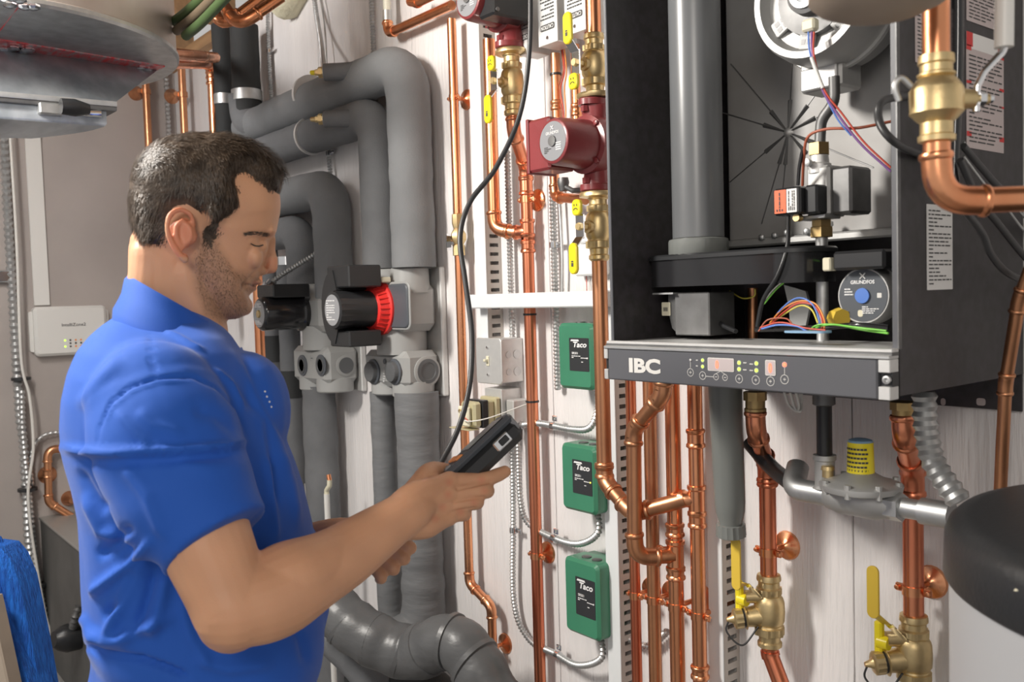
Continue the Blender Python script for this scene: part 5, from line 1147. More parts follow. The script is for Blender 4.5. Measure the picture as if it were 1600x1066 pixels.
# ------------------------------------------------------------------ THE MAN
from mathutils.bvhtree import BVHTree
N0 = ray(300, 500); N0.z = 0; N0.normalize()            # his left-right axis (away from the camera)
S_ = -N0; F_ = Vector((0,0,1)).cross(N0)*-1; F_.normalize()
if F_.dot(RIGHT) < 0: F_ = -F_
O0 = Cz(300, 500, 1.26)
def P2(px, py, s=0):
    """point on the plane parallel to his mid-plane, s metres towards the camera"""
    r = ray(px, py); o = O0+S_*s; return CAM + r*((o-CAM).dot(N0)/r.dot(N0))
def remesh(mm, name, material, parent, voxel, smooth=4, post=None, fac=.5, label=None):
    me = bpy.data.meshes.new('tmp'); me.from_pydata(mm.v, [], mm.f)
    bm = bmesh.new(); bm.from_mesh(me); bmesh.ops.recalc_face_normals(bm, faces=bm.faces); bm.to_mesh(me); bm.free()
    o = bpy.data.objects.new('tmp', me); COL.objects.link(o)
    r = o.modifiers.new('r', 'REMESH'); r.mode = 'VOXEL'; r.voxel_size = voxel; r.adaptivity = 0
    sm = o.modifiers.new('s', 'SMOOTH'); sm.factor = fac; sm.iterations = smooth
    dg = bpy.context.evaluated_depsgraph_get(); dg.update(); m2 = bpy.data.meshes.new_from_object(o.evaluated_get(dg))
    bpy.data.objects.remove(o); bpy.data.meshes.remove(me)
    n = len(m2.vertices); co = np.empty(n*3); m2.vertices.foreach_get('co', co); co = co.reshape(-1,3)
    nr = np.empty(n*3); m2.vertices.foreach_get('normal', nr); nr = nr.reshape(-1,3)
    if post is not None: co = post(co, nr, m2)
    org = np.array(WL[parent.name]); m2.vertices.foreach_set('co', (co-org).ravel()); m2.update()
    m2.name = name; m2.materials.clear(); m2.materials.append(material if not isinstance(material, str) else MT[material]); m2.shade_smooth()
    ob = bpy.data.objects.new(name, m2); COL.objects.link(ob); ob.parent = parent; WL[ob.name] = Vector(org)
    if label: ob['label'] = label
    return ob, co, m2
cam_ = np.array(CAM); R_, D_, F__ = np.array(RIGHT), np.array(DOWN), np.array(FWD)
def nproj(co):
    v = co-cam_; z = v@F__; return 800+FPX*(v@R_)/z, 533+FPX*(v@D_)/z
def seg_dist(px, py, poly):
    """distance in pixels to a polyline and signed side"""
    best = np.full(px.shape, 1e9); side = np.zeros(px.shape); tt = np.zeros(px.shape); n = len(poly)-1
    for i in range(n):
        (ax, ay), (bx_, by_) = poly[i], poly[i+1]; dx, dy = bx_-ax, by_-ay; L2 = dx*dx+dy*dy
        t = np.clip(((px-ax)*dx+(py-ay)*dy)/L2, 0, 1); d = np.hypot(px-ax-t*dx, py-ay-t*dy); m_ = d < best
        best = np.where(m_, d, best); side = np.where(m_, np.sign((px-ax)*dy-(py-ay)*dx), side); tt = np.where(m_, (i+t)/n, tt)
    return best, side, tt
def inside(px, py, poly):
    c = np.zeros(px.shape, bool); n = len(poly)
    for i in range(n):
        (x0, y0), (x1, y1) = poly[i], poly[(i+1)%n]
        if y0 == y1: continue
        c ^= ((y0 > py) != (y1 > py)) & (px < (x1-x0)*(py-y0)/(y1-y0)+x0)
    return c
def sstep(a, b, x): t = np.clip((x-a)/(b-a), 0, 1); return t*t*(3-2*t)
man = empty('person', Vector((P2(290,700).x, P2(290,700).y, 0)), 'man in a royal blue short-sleeved polo shirt looking down at a handheld meter he holds', 'person')
# ---- head surface: sagittal outline swept sideways
HC = P2(318, 355)
outl = [(434,350),(431,364),(424,373),(420,384),(416,400),(411,416),(406,428),(403,436),(397,445),(396,455),(388,464),(390,475),(390,484),(382,493),(368,499),(350,498),(330,488),(305,470),(275,440),(245,410),(222,385),(213,360),(210,330),(211,300),(217,272),(234,246),(262,229),(300,223),(340,226),(378,237),(410,256),(428,278),(436,303),(438,328)]
OL = spline([P2(x, y) for x, y in outl]+[P2(*outl[0])], 4)[:-1]
WH = .076
def headpt(P, t, lift=0):
    d = P-HC; up = d.normalized().z; fw = d.normalized().dot(F_)
    e = .62 if up > .2 else .70
    if up < -.3 and fw > -.1: e = .70+.25*min(1, (-up-.3)/.5)
    c, s = math.cos(t), math.sin(t)
    rho = abs(c)**e; w = WH*(1 if up>-.2 else 1-.10*min(1,(-up-.2)/.6))
    return HC + d*rho*(1+lift/max(d.length,.01)) + S_*((w+lift)*(1 if s>0 else -1)*abs(s)**.92)
NT = 28; hv = []; hf = []
ts = [-PI/2+PI*i/NT for i in range(1, NT)]
for t in ts: hv += [headpt(P, t) for P in OL]
k = len(OL)
for i in range(len(ts)-1): hf += [(i*k+j, i*k+(j+1)%k, (i+1)*k+(j+1)%k, (i+1)*k+j) for j in range(k)]
hf += [tuple(range(k)), tuple(range((len(ts)-1)*k, len(ts)*k))]
B = M(); B.add(hv, hf)
def cap(pts, rs, seg=18, flat=None, sph=True):
    """tapered limb with round ends; pts may be px triples"""
    pts = [p if isinstance(p, Vector) else Cz(*p) for p in pts]; path = spline(pts, 6); n = len(path); rr = []
    for i in range(n):
        u = i/(n-1)*(len(rs)-1); k = min(int(u), len(rs)-2); w = u-k; w = w*w*(3-2*w); rr.append(rs[k]*(1-w)+rs[k+1]*w)
    B.tube(path, 1, seg, rs=rr)
    if sph: B.sph(path[0], rr[0], seg=seg, rg=10); B.sph(path[-1], rr[-1], seg=seg, rg=10)
def blob(p, r, sx=1, sy=1, sz=1):                      # ellipsoid in his frame: forward, side, up
    p = p if isinstance(p, Vector) else P2(*p); mm = M(); mm.sph((0,0,0), r, (sx, sy, sz), 18, 12)
    B.add([p+F_*v.x+S_*v.y+Z_*v.z for v in mm.v], mm.f)
# brow, cheeks, nose, lips, chin
for s in (-1, 1):
    blob(P2(422,361,s*.028), .012, .65, 1.7, .7)
    blob(P2(398,402,s*.040), .018, .62, 1.0, .9)
    blob(P2(409,424,s*.011), .0085, 1.05, .75, .75)    # nostril wing
    blob(P2(404,381,s*.030), .0135, 1, 1, .95)         # lid over eyeball
    blob(P2(405,441,s*.008), .006, .8, 1.6, .6)
cap([P2(424,374), P2(423,392), P2(425,407), P2(424,418)], [.0065,.0068,.0085,.0092]); blob(P2(423,419), .0095, .95, 1, .8); blob(P2(414,425), .007, 1.2, .9, .6)
blob(P2(398,441), .0075, .75, 2.6, .55); blob(P2(395,451), .0075, .75, 2.4, .6); blob(P2(380,478), .017, .8, 1.25, .85)
# ears
for s in (1, -1):
    e0 = P2(296,360,.070*s) if s>0 else HC+S_*-.072+(P2(296,360)-HC)
    base = P2(292, 372, .078)
    if s < 0: base = base - S_*.156
    def E(x, y, o): return base + F_*(x*.00089) - Z_*(y*.00089) + S_*(s*o)
    rim = [E(12,-18,.002),E(6,-34,.008),E(-8,-40,.013),E(-21,-32,.016),E(-26,-14,.016),E(-22,6,.014),E(-12,24,.010),E(-4,32,.006)]
    cap(rim, [.0025,.0034,.0038,.0038,.0036,.0034,.0042,.0055], 10)
    cap([E(-4,-26,.006),E(-14,-16,.009),E(-14,2,.009),E(-6,16,.006)], [.003,.0033,.0033,.003], 10)
    B.add(*(lambda mm: (mm.v, mm.f))(M().tube([E(-5,-6,-.004), E(-10,-6,.006)], 1, 18, rs=[.020,.017])))
    cap([E(9,4,.003),E(11,-3,.004)], [.004,.004], 10)
    blob(E(-4,30,.006), .0065, .8, .6, 1)
# neck
cap([P2(268,390), P2(265,440), P2(262,500), P2(270,560)], [.055,.054,.053,.050], 24)
cap([P2(292,430,.018), P2(300,480,.012), P2(305,520,0)], [.040,.040,.045]); cap([P2(292,430,-.018), P2(300,480,-.012), P2(305,520,0)], [.040,.040,.045])
cap([P2(240,400,.02),P2(238,440,.02),P2(235,480,.02)], [.030,.032,.036]); cap([P2(240,400,-.02),P2(238,440,-.02),P2(235,480,-.02)], [.030,.032,.036])
# trunk core + legs (inside the clothes)
tc_ = P2(290,700)
cap([P2(275,600), P2(280,700), P2(300,900), P2(300,1100)], [.08,.11,.125,.11])
hip = P2(300,1130)
for s in (1,-1):
    h0 = hip+S_*s*.09; cap([h0, Vector((h0.x,h0.y,.50))+F_*.015, Vector((h0.x,h0.y,.08))-F_*.01], [.085,.055,.04])
    cap([P2(270,610), P2(255,630,s*.13)], [.05,.045])
# near arm
sh, el, wr = (240,622,1.10), (366,952,1.03), (634,803,1.215)
cap([sh, (300,790,1.055), el], [.062,.055,.046], 24)
blob(Cz(362,965,1.035), .040)
cap([el, (430,930,1.06), (520,880,1.13), wr, (676,786,1.252)], [.046,.0505,.042,.0305,.017], 24)
cap([(395,925,1.05),(450,905,1.07),(520,870,1.13)], [.040,.045,.036], 20)
# near hand
mc = [(702,752,1.285), (700,772,1.272), (694,792,1.265), (686,810,1.262)]
for p, r0_, r1_ in zip(mc, (.024,.025,.025,.023), (.0145,.015,.0145,.0135)):
    cap([(616,812,1.200),(640+(p[1]-780)*-.10, 800+(p[1]-783)*.55, 1.225), p], [r0_, r0_, r1_], 16)
cap([(655,785,1.25),(688,765,1.30)], [.026,.018], 16); cap([(650,800,1.25),(680,800,1.29)], [.024,.016], 16)
cap([mc[0], (752,750,1.315), (776,743,1.335), (789,737,1.345)], [.0125,.0115,.0108,.0095], 14)
cap([(600,828,1.185),(632,818,1.215),(662,818,1.24),(700,808,1.268)], [.022,.024,.022,.014], 16)
cap([mc[1], (756,767,1.305), (757,769,1.335), (735,772,1.350), (722,774,1.350)], [.0130,.0115,.0110,.0095,.0085], 14)
cap([mc[2], (741,785,1.292), (742,787,1.322), (722,790,1.335), (708,792,1.335)], [.0125,.0108,.0102,.009,.008], 14)
cap([mc[3], (722,803,1.285), (723,805,1.310), (702,806,1.322), (690,808,1.322)], [.0125,.0105,.0098,.0085,.0075], 14)
cap([(646,780,1.25), (664,750,1.285), (674,738,1.310), (694,736,1.345), (716,742,1.365)], [.022,.018,.0155,.0125,.010], 14)
# far arm and hand
cap([P2(250,600,-.21), (400,800,1.50), (452,868,1.52)], [.058,.052,.044], 18)
cap([(452,868,1.52), (520,850,1.49), (590,842,1.43)], [.044,.042,.030], 20)
fb = [(608,842,1.405),(598,856,1.400),(586,869,1.395),(573,882,1.390)]
fe = [(641,856,1.375),(631,873,1.370),(615,889,1.365),(596,903,1.360)]
for i in range(4):
    b0_, e0_ = fb[i], fe[i]
    cap([(590,845,1.43), b0_], [.024,.014], 14)
    cap([b0_, ((b0_[0]+e0_[0])/2+3,(b0_[1]+e0_[1])/2-1,(b0_[2]+e0_[2])/2-.006), e0_, (e0_[0]-3,e0_[1]+2,e0_[2]+.022)], [.0105,.0105,.0102,.0085] if i<3 else [.010,.0095,.009,.008], 12)
cap([(575,838,1.42),(592,822,1.39),(618,826,1.37)], [.018,.014,.011], 12)
stub = [(300,405),(322,352),(336,352),(345,390),(365,420),(392,430),(412,428),(405,445),(396,462),(395,486),(380,500),(345,506),(322,492),(306,455)]
def skin_post(co, nr, me):
    px, py = nproj(co); n = len(co)
    # eye sockets: press in between brow and cheek
    rel = co-np.array(HC); fw = rel@np.array(F_); sd = rel@np.array(S_); up = rel[:,2]
    base = np.tile(np.array([.66,.35,.205]), (n,1)); mot = np.array([noise.noise(Vector(c)*28) for c in co[:]])
    base *= (1+.10*mot)[:,None]
    head = (up < .16) & (up > -.20) & (np.abs(sd) < .10) & (fw > -.2) & (fw < .16)
    # symmetric lateral projection on the head
    mp = co - np.array(S_)[None,:]*(sd-np.abs(sd))[:,None]; hx, hy = nproj(mp)
    d, _, _ = seg_dist(hx, hy, stub+[stub[0]]); ins = inside(hx, hy, stub)
    fine = np.array([noise.noise(Vector(c)*700) for c in co])
    k = np.clip(np.where(ins, .5+d/14, .5-d/14), 0, 1)*head*(.75+.25*(fine>-.05))*.46
    base = base*(1-k[:,None]) + np.array([.13,.085,.06])*k[:,None]
    lip = head & (np.abs(sd)<.026) & (fw>.045); dl, _, _ = seg_dist(px, py, [(380,445),(399,446)]); kk = (np.clip(1-np.abs(dl-4)/5,0,1))*lip*.5
    base = base*(1-kk[:,None])+np.array([.42,.13,.10])*kk[:,None]
    line = head & (np.abs(sd)<.024) & (fw>.05); kl = np.clip(1-dl/2.4,0,1)*line*.85; base = base*(1-kl[:,None])+np.array([.12,.04,.03])*kl[:,None]
    ear = head & (np.abs(sd) > .076) & (hx>262) & (hx<312) & (hy>322) & (hy<402); base[ear] = base[ear]*np.array([1.08,.80,.78])
    nose = head & (hx>415) & (hy>402) & (hy<430); base[nose] = base[nose]*np.array([1.02,.90,.90])
    # hand and far arm redder knuckles
    kn = np.zeros(n)
    for (x, y) in ((702,754),(700,773),(691,793),(680,811),(752,750),(757,768),(741,786),(720,801)):
        kn = np.maximum(kn, np.clip(1-np.hypot(px-x, py-y)/9, 0, 1))
    base = base*(1-.22*kn[:,None]*np.array([.1,1,1])[None,:])
    ca = me.color_attributes.new('tint', 'FLOAT_COLOR', 'POINT'); ca.data.foreach_set('color', np.hstack([np.clip(base,0,1), np.ones((n,1))]).ravel())
    # creases
    off = np.zeros(n)
    for poly, w, h in (([(715,765),(745,758),(766,753)],1.8,-.0028), ([(708,784),(730,780),(756,777)],1.8,-.0024), ([(702,801),(722,797),(742,794)],1.8,-.0020),([(380,446),(400,447)],2.2,-.0030), ([(398,426),(385,440),(378,455)],3,-.0015), ([(392,383),(402,386),(412,384)],2.0,-.0012), ([(388,374),(402,371),(414,376)],2.0,-.0010), ([(388,390),(400,393),(410,390)],2.0,-.0008)):
        d, _, _ = seg_dist(px, py, poly); off += h*np.exp(-(d/w)**2)*((sd>0)|(px>600))
    # socket
    d = np.hypot((hx-411)/9, (hy-376)/7); off += -.0050*np.exp(-d*d)*head
    off += .0004*mot
    return co+nr*off[:,None]
msk = bpy.data.materials.new('skin'); msk.use_nodes = True; n_ = msk.node_tree.nodes; L_ = msk.node_tree.links; bs = n_['Principled BSDF']
at = n_.new('ShaderNodeAttribute'); at.attribute_name = 'tint'; L_.new(at.outputs['Color'], bs.inputs['Base Color'])
bs.inputs['Roughness'].default_value = .50; bs.inputs['Subsurface Weight'].default_value = .18; bs.inputs['Subsurface Radius'].default_value = (1,.35,.2); bs.inputs['Subsurface Scale'].default_value = .005
tcx = n_.new('ShaderNodeTexCoord'); nz = n_.new('ShaderNodeTexNoise'); nz.inputs['Scale'].default_value = 420; L_.new(tcx.outputs['Object'], nz.inputs['Vector'])
bu = n_.new('ShaderNodeBump'); bu.inputs['Strength'].default_value = .25; bu.inputs['Distance'].default_value = .0008; L_.new(nz.outputs[0], bu.inputs['Height']); L_.new(bu.outputs[0], bs.inputs['Normal'])
body, bco, bme = remesh(B, 'body', msk, man, .0023, smooth=4, post=skin_post)
body['label'] = 'tanned bare forearms, hands and face with short dark stubble'
bvh = BVHTree.FromPolygons([Vector(c) for c in bco], [tuple(p.vertices) for p in bme.polygons])
def hit(bv, px, py):
    d = ray(px, py).normalized(); return bv.ray_cast(CAM, d)
# ---- eye line, lashes, brow
for s in (1,):
    pts = [hit(bvh, x, y)[0] for x, y in ((392,381),(398,384),(405,385),(411,383))]
    if all(p is not None for p in pts): M().tube([p-N0*.0006 for p in pts], .0009, 6).build('eyelash_line', 'black', man)
hm = mat('dark_brown_hair', (.040,.027,.018), .48, var=.45, vscale=60, stretch=(1,1,1), vcol=(.090,.062,.042), spec=.5)
br = M(); rr2 = random.Random(4)
def strand(mm, p, d, nrm_, L, w, lift=.2):
    q = [p, p+d*L*.5+nrm_*L*lift, p+d*L+nrm_*L*lift*.6]; s_ = d.cross(nrm_).normalized()*w
    mm.add([q[0]-s_, q[0]+s_, q[1]-s_*.8, q[1]+s_*.8, q[2]], [(0,1,3,2),(2,3,4)])
for i in range(150):
    u = rr2.random(); x = 384+u*38; y = 367-3*math.sin(u*PI)+rr2.uniform(-2.5,2.5)
    h = hit(bvh, x, y)
    if h[0] is not None and h[3] < 1.5: d_ = F_*-.8+Z_*.25; strand(br, h[0]+h[1]*.0004, (d_-h[1]*d_.dot(h[1])).normalized(), h[1], .006, .00035)
if br.v: 
    o = br.build('eyebrow', hm, man, smooth=False); o['kind'] = 'stuff'
sb_ = M()
for _ in range(3000):
    x = rr2.uniform(300,416); y = rr2.uniform(350,506); ins_ = inside(np.array([x]), np.array([y]), stub)[0]; dd_ = seg_dist(np.array([x]), np.array([y]), stub+[stub[0]])[0][0]
    if not ins_ or rr2.random() > dd_/9+.12: continue
    h = hit(bvh, x, y)
    if h[0] is None or h[3] > 1.5: continue
    strand(sb_, h[0], (-Z_*.9+F_*rr2.uniform(-.2,.4)+h[1]*.35).normalized(), h[1], rr2.uniform(.0018,.003), .00018, .3)
o = sb_.build('stubble', mat('stubble_brown', (.15,.095,.06), .6), man, smooth=False); o['kind'] = 'stuff'
# ---- hair
hpoly = [(446,308),(436,306),(420,297),(402,284),(384,272),(371,274),(370,290),(374,312),(374,326),(358,341),(347,352),(341,368),(333,382),(320,380),(313,362),(310,345),(302,328),(288,322),(272,330),(266,350),(264,372),(252,388),(238,396),(222,398),(205,394),(150,400),(150,150),(480,150),(480,300)]
def hmask(p):
    sd = (p-HC).dot(S_); q = p-S_*(sd-abs(sd)); x, y, z = proj(q); return x, y
HNT = 46; OL2 = spline([P2(x, y) for x, y in outl]+[P2(*outl[0])], 7)[:-1]; k = len(OL2)
tsh = [-PI/2+PI*i/HNT for i in range(1, HNT)]
hx = np.array([hmask(headpt(P, t)) for t in tsh for P in OL2]); xs, ys = hx[:,0], hx[:,1]
ins = inside(xs, ys, hpoly); dd, _, _ = seg_dist(xs, ys, hpoly[:25]); 
sg = np.where(ins, dd, -dd)
mm = M(); hvv = []; idx = 0
for t in tsh:
    for P in OL2:
        d = (P-HC).normalized(); top = max(0, d.z); fr = max(0, d.dot(F_))*max(0, d.z+.1)
        th = .0035+.0085*top+.010*fr*1.3; li = -.002 + (th+.002)*float(sstep(-2, 26, sg[idx])); b0 = headpt(P, t, li)
        b0 = b0+d*(.0016*noise.noise(b0*55)+.0010*noise.noise(b0*130)); hvv.append(b0); idx += 1
hff = []
for i in range(len(tsh)-1):
    for j in range(k):
        q = (i*k+j, i*k+(j+1)%k, (i+1)*k+(j+1)%k, (i+1)*k+j)
        if all(sg[v] > -6 for v in q): hff.append(q)
used = sorted({v for q in hff for v in q}); rm = {v: i for i, v in enumerate(used)}
hair_shell = M().add([hvv[v] for v in used], [tuple(rm[v] for v in q) for q in hff])
hair = hair_shell.build('hair', hm, man, ang=180)
hair['label'] = 'short dark brown hair swept up at the front'
st_ = M()
cand = [i for i in range(len(hvv)) if sg[i] > 0]
for _ in range(15000):
    i = rr2.choice(cand); ti, j = divmod(i, k); P = OL2[j]; t = tsh[ti]
    a = hvv[i]; jn = hvv[ti*k+(j-1)%k]; jp = hvv[ti*k+(j+1)%k]; tn_ = (jn-jp)      # along the outline
    if tn_.dot(F_) < 0 and (P-HC).z > 0: tn_ = -tn_
    if (P-HC).z <= 0 or (P-HC).dot(F_) < -.04 and (P-HC).z < .05: tn_ = Vector((0,0,-1))-F_*.15
    tn_.normalize()
    i2 = min(ti+1, len(tsh)-1); lat = (hvv[i2*k+j]-hvv[max(ti-1,0)*k+j]); nr_ = tn_.cross(lat).normalized() if lat.length>1e-6 else S_
    if nr_.dot(a-HC) < 0: nr_ = -nr_
    side = abs(math.sin(t)); dn = Vector((0,0,-1))
    d = (tn_*(1-.55*side)+dn*.75*side*(1 if (P-HC).z>0 else .4)-F_*.45*side+Vector((rr2.uniform(-.22,.22),rr2.uniform(-.22,.22),rr2.uniform(-.22,.22))))
    d = (d-nr_*d.dot(nr_)).normalized(); q = a+lat*rr2.uniform(-.5,.5)
    big = sg[i] > 22; L = rr2.uniform(.010,.018) if big else rr2.uniform(.005,.009)
    fr = max(0, (P-HC).normalized().dot(F_))*max(0, (P-HC).normalized().z)
    strand(st_, q-nr_*.0006, d, nr_, L*(1+fr), rr2.uniform(.0004,.0008), .10+.35*fr)
o = st_.build('hair_strands', hm, hair, smooth=False); o['kind'] = 'stuff'
# ------------------------------------------------------------------ POLO SHIRT
B = M()
lev = [(478,205,305,.058),(490,186,326,.070),(508,158,350,.100),(524,141,366,.134),(548,122,382,.166),(582,107,400,.190),(620,97,424,.198),(660,94,440,.198),(700,97,456,.198),(750,110,474,.195),(800,120,487,.190),(850,124,496,.188),(900,126,502,.188),(950,128,506,.188),(990,130,504,.188),(1012,140,500,.186),(1035,140,492,.186),(1066,134,480,.186),(1120,134,474,.185),(1200,138,470,.185)]
NS = 56; vs = []
for (y, xb, xf, hw) in lev:
    b0 = P2(xb, y); f0 = P2(xf, y); z = (b0.z+f0.z)/2; 
    c = (b0+f0)/2; a = (f0-b0).length/2*.975
    for kx in range(NS):
        an = 2*PI*kx/NS; cx_, sx_ = math.cos(an), math.sin(an); e = 2/2.5
        vs.append(c+(f0-b0).normalized()*a*math.copysign(abs(cx_)**e, cx_)+S_*hw*math.copysign(abs(sx_)**e, sx_))
nL = len(lev)
B.add(vs, [(i*NS+j, i*NS+(j+1)%NS, (i+1)*NS+(j+1)%NS, (i+1)*NS+j) for i in range(nL-1) for j in range(NS)]+[tuple(range(NS)), tuple(range((nL-1)*NS, nL*NS))])
# shoulders and sleeves
cap([P2(240,590,.06), (232,604,1.135), (240,630,1.098)], [.060,.066,.078], 24)
cap([(240,628,1.098), (258,685,1.080), (290,770,1.062), (338,846,1.045)], [.080,.087,.080,.0655], 28, sph=False)
blob(Cz(240,630,1.098), .078)
cap([P2(245,575,-.07), P2(245,600,-.175), P2(255,620,-.20)], [.056,.066,.078], 20)
cap([P2(255,610,-.20), (380,760,1.49), (415,805,1.51)], [.080,.078,.070], 22, sph=False)
# chest roundness
blob(P2(385,640,.05), .075, .8, 1.2, 1.1); blob(P2(385,640,-.05), .075, .8, 1.2, 1.1); blob(P2(400,920), .125, .85, 1.1, 1.1)
folds = [([(88,699),(130,706),(180,707),(280,703),(350,698),(390,688)],6.5,.0065,0), ([(110,722),(200,722),(300,716),(385,704)],9,-.004,0),
 ([(150,700),(156,665),(172,630),(205,603),(245,590),(300,588),(340,608),(370,640),(386,682)],2.6,-.0030,0),
 ([(157,668),(176,636),(209,610),(247,596),(300,594)],3.5,.0012,0),
 ([(240,840),(205,880),(165,912),(140,930)],9,.0080,0), ([(235,858),(200,920),(178,970),(165,1000)],10,.0070,0), ([(262,890),(250,950),(235,1000)],11,.0055,0), ([(205,820),(185,850),(150,870)],9,-.006,0),
 ([(222,880),(190,940),(160,965)],7,-.0055,0), ([(245,880),(222,960),(205,1000)],8,-.0055,0), ([(280,935),(300,1000),(330,1040)],10,.004,0),
 ([(128,1008),(160,1020),(220,1030),(270,1048),(300,1060)],5,-.0085,0), ([(130,985),(165,1002),(190,1000),(215,985),(280,960)],11,.0075,0), ([(128,960),(140,985),(160,1000)],7,.004,0),
 ([(180,640),(215,680),(235,700)],7,.0030,0), ([(190,720),(230,775),(262,850)],12,.004,0), ([(170,800),(150,780),(120,730)],9,-.004,0),([(130,770),(160,830),(215,845)],10,.005,0),
 ([(395,620),(430,690),(455,760),(470,830)],9,.005,0), ([(375,600),(412,660),(430,740),(440,800)],7,-.004,0), ([(360,545),(392,610),(420,700),(450,740)],8,.003,0), ([(415,700),(425,780),(432,850)],8,.004,0),
 ([(190,560),(150,600),(120,640)],12,.003,0), ([(235,515),(236,560),(245,587)],2.2,-.0018,0), ([(255,515),(280,525),(300,540),(320,550)],4,.0030,0), ([(330,575),(360,600),(383,645)],5,.0035,0),
 ([(300,1030),(360,1045),(430,1035)],12,.005,0), ([(440,960),(470,1000),(480,1040)],10,-.004,0), ([(270,720),(330,735),(390,730)],14,.0025,0), ([(300,640),(340,650),(370,680)],12,-.003,0), ([(215,640),(240,665),(290,680)],10,.0025,0)]
hemline = [(262,890),(300,880),(340,866),(380,843),(412,812)]
def shirt_post(co, nr, me):
    px, py = nproj(co); off = np.zeros(len(co)); face = (nr@(-F__)) > -.35
    for poly, w, h, _ in folds:
        d, _, t = seg_dist(px, py, poly); off += 1.45*h*np.exp(-(d/(w*.85))**2)*np.clip(np.minimum(t, 1-t)*6, .0, 1)*face
    # hem stitching on the near sleeve
    d, _, _ = seg_dist(px, py, [(x-3,y-17) for x, y in hemline]); off += -.0010*np.exp(-(d/1.5)**2)*face*(py>780)
    ns = np.array([noise.noise(Vector((c[0]*9, c[1]*9, c[2]*5))) + .5*noise.noise(Vector((c[0]*24, c[1]*24, c[2]*12))) for c in co])
    off += .0028*ns
    return co+nr*off[:,None]
mshirt = mat('royal_blue_pique', (.012,.100,.50), .8, bump=.5, bscale=1300, bdist=.0006, sheen=.15)
shirt, sco, sme = remesh(B, 'polo_shirt', mshirt, man, .0048, smooth=6, post=shirt_post)
shirt['label'] = 'royal blue short-sleeved polo shirt with folds under the arm'
sbv = BVHTree.FromPolygons([Vector(c) for c in sco], [tuple(p.vertices) for p in sme.polygons])
# sleeve hem band
def hitS(px, py): return hit(sbv, px, py)
# collar
mcol = mat('royal_blue_rib', (.011,.094,.48), .75, bump=.6, bscale=900, bdist=.0006, sheen=.15)
bk, ft = P2(202,438), P2(342,518); cc = (bk+ft)/2; ax1 = (ft-bk)/2; hwc = .076
NC = 64; cv = []; th = .0028
gap = .28
for i in range(NC+1):
    a = PI+gap/2 + (2*PI-gap)*i/NC - PI                # 0 = front
    a = gap/2+(2*PI-gap)*i/NC; ca, sa = math.cos(a), math.sin(a)
    out = (ax1.normalized()*ca*1.0+S_*sa); out.z = 0; out.normalize()
    base = cc+ax1*ca+S_*hwc*sa*1.02
    fr = max(0, ca)**3
    topv = base+Z_*.004; 
    drop = .050+.018*fr; ol = .021+.016*(1-fr)*abs(sa)
    pts = [base-Z_*.03-out*.002, base-out*.003+Z_*.002, topv+out*.001+Z_*.003, base+out*.006+Z_*.002, base+out*(.011)-Z_*drop*.35, base+out*(ol*.95)-Z_*drop*.75, base+out*ol-Z_*drop+ax1.normalized()*.012*fr, base+out*(ol-.003)-Z_*drop+ax1.normalized()*.012*fr, base+out*(ol*.5)-Z_*drop*.5]
    cv += pts
PN = 9; B2 = M(); B2.add(cv, [(i*PN+j, i*PN+(j+1)%PN, (i+1)*PN+(j+1)%PN, (i+1)*PN+j) for i in range(NC) for j in range(PN)]+[tuple(range(PN)), tuple(range(NC*PN, NC*PN+PN))])
B2.build('collar', mcol, shirt, ang=60)
# placket with buttons
pk = [P2(x, y) for x, y in ((350,530),(368,548),(386,572),(400,600),(414,635))]
mm = M(); pv = []
for p in pk: pv += [p+S_*.018+F_*.004, p-S_*.018+F_*.004, p-S_*.018+F_*.008, p+S_*.018+F_*.008]
mm.add(pv, [(i*4+j, i*4+(j+1)%4, (i+1)*4+(j+1)%4, (i+1)*4+j) for i in range(len(pk)-1) for j in range(4)]+[(0,1,2,3),(16,17,18,19)]); mm.build('placket', mat('navy_placket', (.010,.035,.20), .7), shirt)
for p in (pk[1], pk[2]): M().lathe(p+F_*.008+S_*.008, F_+Z_*.3, [(0,.005),(.0015,.005),(.002,.003)], 14).build('button', 'wire_b', shirt)
for i, (x, y) in enumerate(((417,612),(420,620),(424,628),(427,636))):
    h = hitS(x-3, y)
    if h[0] is not None and h[3] < 2: M().lathe(h[0], h[1], [(-.001,.0016),(.0005,.0014)], 5).build('chest_embroidery', 'inkw', shirt)
# trousers, belt and boots
B = M(); w0 = P2(300,1110)
wz = P2(300,1140).z
cen2 = P2(303,1130)
prof = [(wz+.05,.150,.150),(wz-.02,.150,.172),(wz-.12,.145,.172),(wz-.20,.135,.165)]
vs = []
for (z, a, hw) in prof:
    for kx in range(40):
        an = 2*PI*kx/40; vs.append(Vector((cen2.x,cen2.y,z))+F_*a*math.cos(an)+S_*hw*math.sin(an))
B.add(vs, [(i*40+j, i*40+(j+1)%40, (i+1)*40+(j+1)%40, (i+1)*40+j) for i in range(3) for j in range(40)]+[tuple(range(40)), tuple(range(120,160))])
for s in (1,-1):
    h0 = Vector((cen2.x,cen2.y,0))+S_*s*.09; cap([h0+Z_*(wz-.15), h0+Z_*.5+F_*.015, h0+Z_*.10-F_*.01], [.100,.075,.062], 20)
remesh(B, 'trousers', mat('dark_denim', (.03,.035,.05), .85, bump=.4, bscale=500), man, .009, smooth=5)
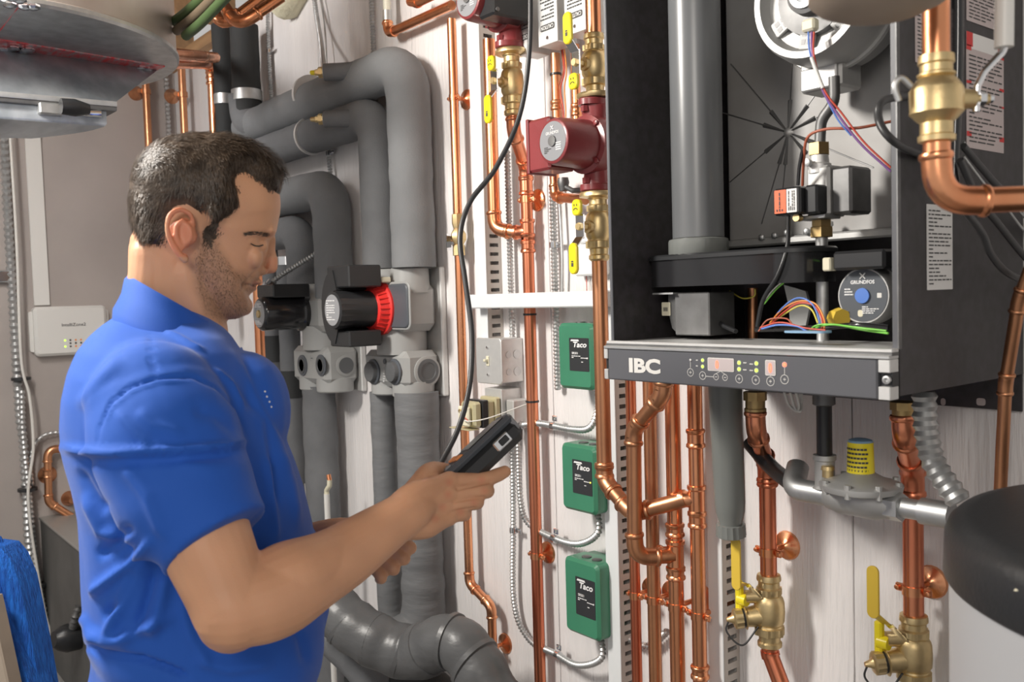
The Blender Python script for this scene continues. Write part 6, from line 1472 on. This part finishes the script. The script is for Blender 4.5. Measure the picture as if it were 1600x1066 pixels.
for s in (1,-1):
    B = M(); h0 = Vector((cen2.x,cen2.y,0))+S_*s*.09
    cap([h0+Z_*.13-F_*.015, h0+Z_*.06-F_*.02], [.05,.052]); cap([h0+Z_*.045-F_*.03, h0+Z_*.045+F_*.07, h0+Z_*.038+F_*.17], [.045,.047,.038])
    def flat(co, nr, me): co[:,2] = np.maximum(co[:,2], .002); return co
    remesh(B, 'boot', mat('boot_leather', (.05,.035,.025), .5), man, .007, smooth=4, post=flat)
# ------------------------------------------------------------------ METER + CABLE
mp_ = Cz(741, 718, 1.335); mt_ = empty('handheld_meter', mp_, 'black and grey handheld meter with orange keys, held in the man\'s near hand', 'meter')
Lx = (Cz(768,682,1.35)-Cz(700,746,1.32)).normalized()
Nx = Cz(700,700,1.3)-Cz(745,748,1.3); Nx = (Nx-Lx*Nx.dot(Lx)).normalized()      # screen side, up-left towards his face
Wx = Lx.cross(Nx).normalized()
if Wx.dot(FWD) > 0: Wx = -Wx                           # towards the camera
rot = Matrix.Rotation(math.radians(-3), 3, Lx) 
Nx2 = rot @ Nx; 
if Nx2.dot(FWD) > Nx.dot(FWD): rot = Matrix.Rotation(math.radians(3), 3, Lx); Nx2 = rot @ Nx
Wx2 = rot @ Wx
RM = Matrix((Lx, Wx2, Nx2)).transposed()
mp_ = mp_ + FWD*.012
def mb(dx, dw, dn, sx, sw, sn, ch, nm, mt): return M().box(mp_+Lx*dx+Wx2*dw+Nx2*dn, (sx,sw,sn), ch, R=RM).build(nm, mt, mt_)
mb(0,0,-.008,.156,.072,.034,.010,'back_shell','black'); mb(.0,0,.012,.156,.074,.012,.006,'front_shell','slate'); mb(.032,0,.0185,.070,.058,.002,.001,'screen','blackg')
for k in range(3): mb(-.022,-.02+k*.02,.019,.014,.016,.004,.002,'key','orangep')
for k in range(3): mb(-.044,-.02+k*.02,.019,.012,.014,.004,.002,'key','labelg')
mb(.040,.036,-.006,.030,.004,.016,.002,'clip_plate','chrome'); mb(.042,.0385,-.006,.016,.003,.010,.001,'clip_window','black')
mb(.074,0,.004,.008,.066,.030,.004,'end_cap','labelg')
M().lathe(mp_-Lx*.073, -Lx, [(0,.011),(.012,.009),(.022,.006)], 14).build('cable_gland', 'black', mt_)
ce_ = [Cz(829,-40,1.60), Cz(827,80,1.60), Cz(812,180,1.60), Cz(775,262,1.58), Cz(735,315,1.56), Cz(719,370,1.54), Cz(727,440,1.52), Cz(737,520,1.50), Cz(734,600,1.47), Cz(716,670,1.44), Cz(684,735,1.40), Cz(672,765,1.375)]
ce_[-1] = mp_-Lx*.095
cable('black_cable', 'long black cable hanging from the top edge down to the handheld meter', ce_, .0046, 'cablek', 'cable', n=14)
